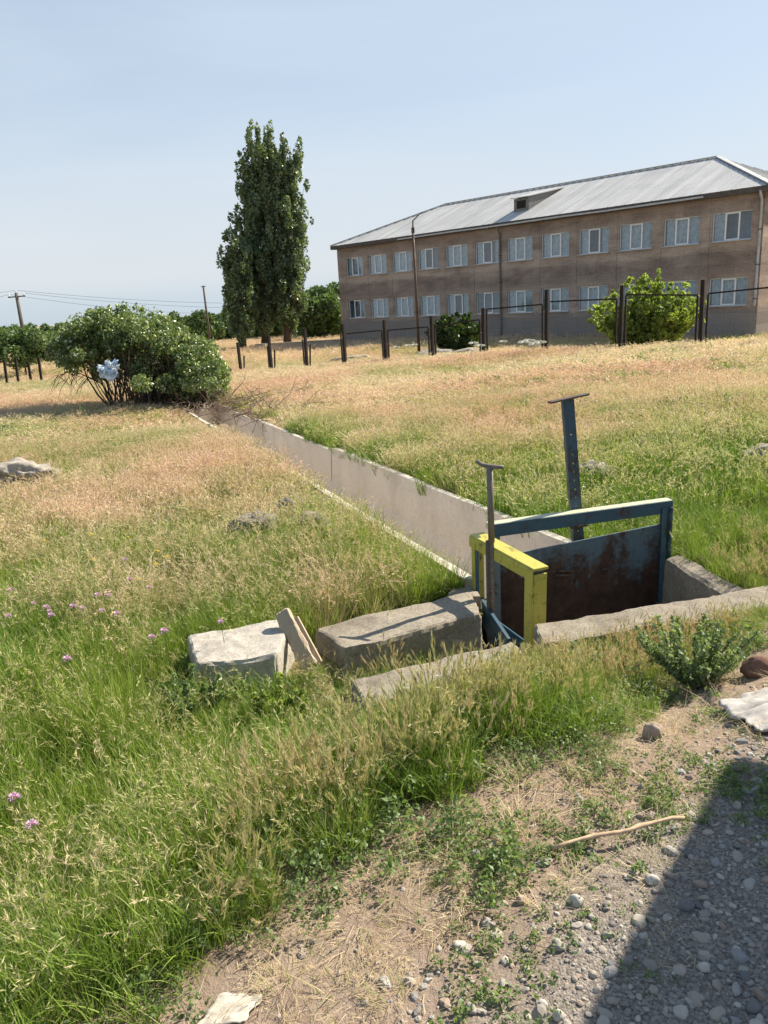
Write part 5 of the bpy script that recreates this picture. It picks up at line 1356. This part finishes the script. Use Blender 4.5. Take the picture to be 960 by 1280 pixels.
def thistle(px, py, h, spread, label, seed, mat, stalks=16, lf=.019):
    rng = np.random.default_rng(seed)
    q = hit(px, py)
    root = thing('leafy_weed', tuple(q), label, 'plant'); m = MB(); Vs = []; As = []; n = 0; C = []; R = []
    for i in range(stalks):
        a = rng.random() * 6.283; hh = h * rng.uniform(.5, 1.0); e = q + Vector((math.cos(a) * spread * rng.random(), math.sin(a) * spread * rng.random(), hh)); mid = q.lerp(e, .5) + Vector((math.cos(a), math.sin(a), 0)) * .02
        m.tube([q, mid, e], [.005, .004, .002], 5, False)
        for k in range(9):
            f = .2 + .8 * k / 8; p = (q.lerp(mid, 2 * f) if f < .5 else mid.lerp(e, 2 * f - 1)); C.append(tuple(p)); R.append(.030 * (1.25 - f * .7))
    m.build('stems', M_WSTEM, root, smooth=True); V, F, A = leaf_cloud(np.array(C), np.array(R), 15, lf, rng, .3, (1, 1, .9), .4)
    link('leaves', mesh_np('leaves', V - np.array(q), [F], mat, {'gc': A}), root)
M_GREYWEED = mat_leaf('grey_green_leaves', (.12, .17, .085), (.28, .34, .19), None, .5, .4, .3)
t = NT('weed_stem'); M_WSTEM = t.done(t.pbsdf((.12, .16, .06), .7, 0, .2))
thistle(866, 858, .31, .32, 'tall bushy green thistle plant growing before the sill at the right', 3, M_GREYWEED, 46, .016)
thistle(770, 852, .16, .12, 'short leafy weed left of the tall thistle plant', 4, M_WEED, 12)
thistle(240, 905, .26, .20, 'bushy green weed below the pale concrete block', 6, M_WEED, 16)
thistle(350, 905, .20, .20, 'spreading yellow green weed in front of the leaning board', 7, M_SHRUB, 18)

# rubble mounds beyond the fence
def mounds():
    for k, (px, py, wpx, lab) in enumerate([(440, 437, 60, 'low dry earth mound left of the school corner'), (545, 441, 46, 'dry earth and rubble mound in front of the school wall'), (585, 440, 40, 'small rubble mound below the dark shrub')]):
        p = aty(px, py, 40); s = wpx / 960 * 40 * .5; me = rock_mesh('earth_mound', 90 + k, 4, (s, s * .6, .32), .4, M_STONE if k else M_MOUND); o = link('earth_mound', me, None, (p.x, 40, gzf(p.x, 40) + .05)); tag(o, lab, 'mound')
    p = aty(490, 428, 66); m = MB(); m.box(p.x - 5.5 - 6, p.x - 2, 66, 66.3, -1.9, -1.25)
    o = m.build('low_wall', M_CONC); tag(o, 'low pale concrete wall between the poplars and the school', 'wall')
M_MOUND = mat_concrete('dry_earth', (.40, .33, .24), (.30, .25, .17), (.2, .18, .1), 2, .9)
mounds()

# roadside kiosk added out of view, shaped to cast the gravel shadow
def occluder():
    h = 2.3; c0 = Vector((1.12, 2.30, 0)) + Vector((sdir.x, sdir.y, 0)) * (h / sdir.z); e1 = Vector((-.62, -.785, 0)) * 2.1; e2 = Vector((.785, -.62, 0)) * 2.4
    root = thing('shadow_caster', tuple(c0 + (e1 + e2) * .5), 'unseen added grey sheet metal kiosk beside the gravel road', 'occluder')
    q = [c0 + (e1 * .06 + e2 * .06), c0 + e1 * .94 + e2 * .06, c0 + e1 * .94 + e2 * .94, c0 + e1 * .06 + e2 * .94]
    m = MB(); m.hexa([(p.x, p.y, -.1) for p in q] + [(p.x, p.y, h - .08) for p in q]); m.build('body', M_PIPE, root)
    q = [c0, c0 + e1, c0 + e1 + e2, c0 + e2]; m = MB(); m.hexa([(p.x, p.y, h - .08) for p in q] + [(p.x, p.y, h) for p in q]); m.build('roof', M_ROOF, root)
    a = q[0].lerp(q[1], .3) - e2.normalized() * -.12; b = q[0].lerp(q[1], .7) - e2.normalized() * -.12
    m = MB(); m.bar((a.x, a.y, 1.0), (b.x, b.y, 1.0), .03, 1.9); m.build('door', M_BLUE, root)
occluder()
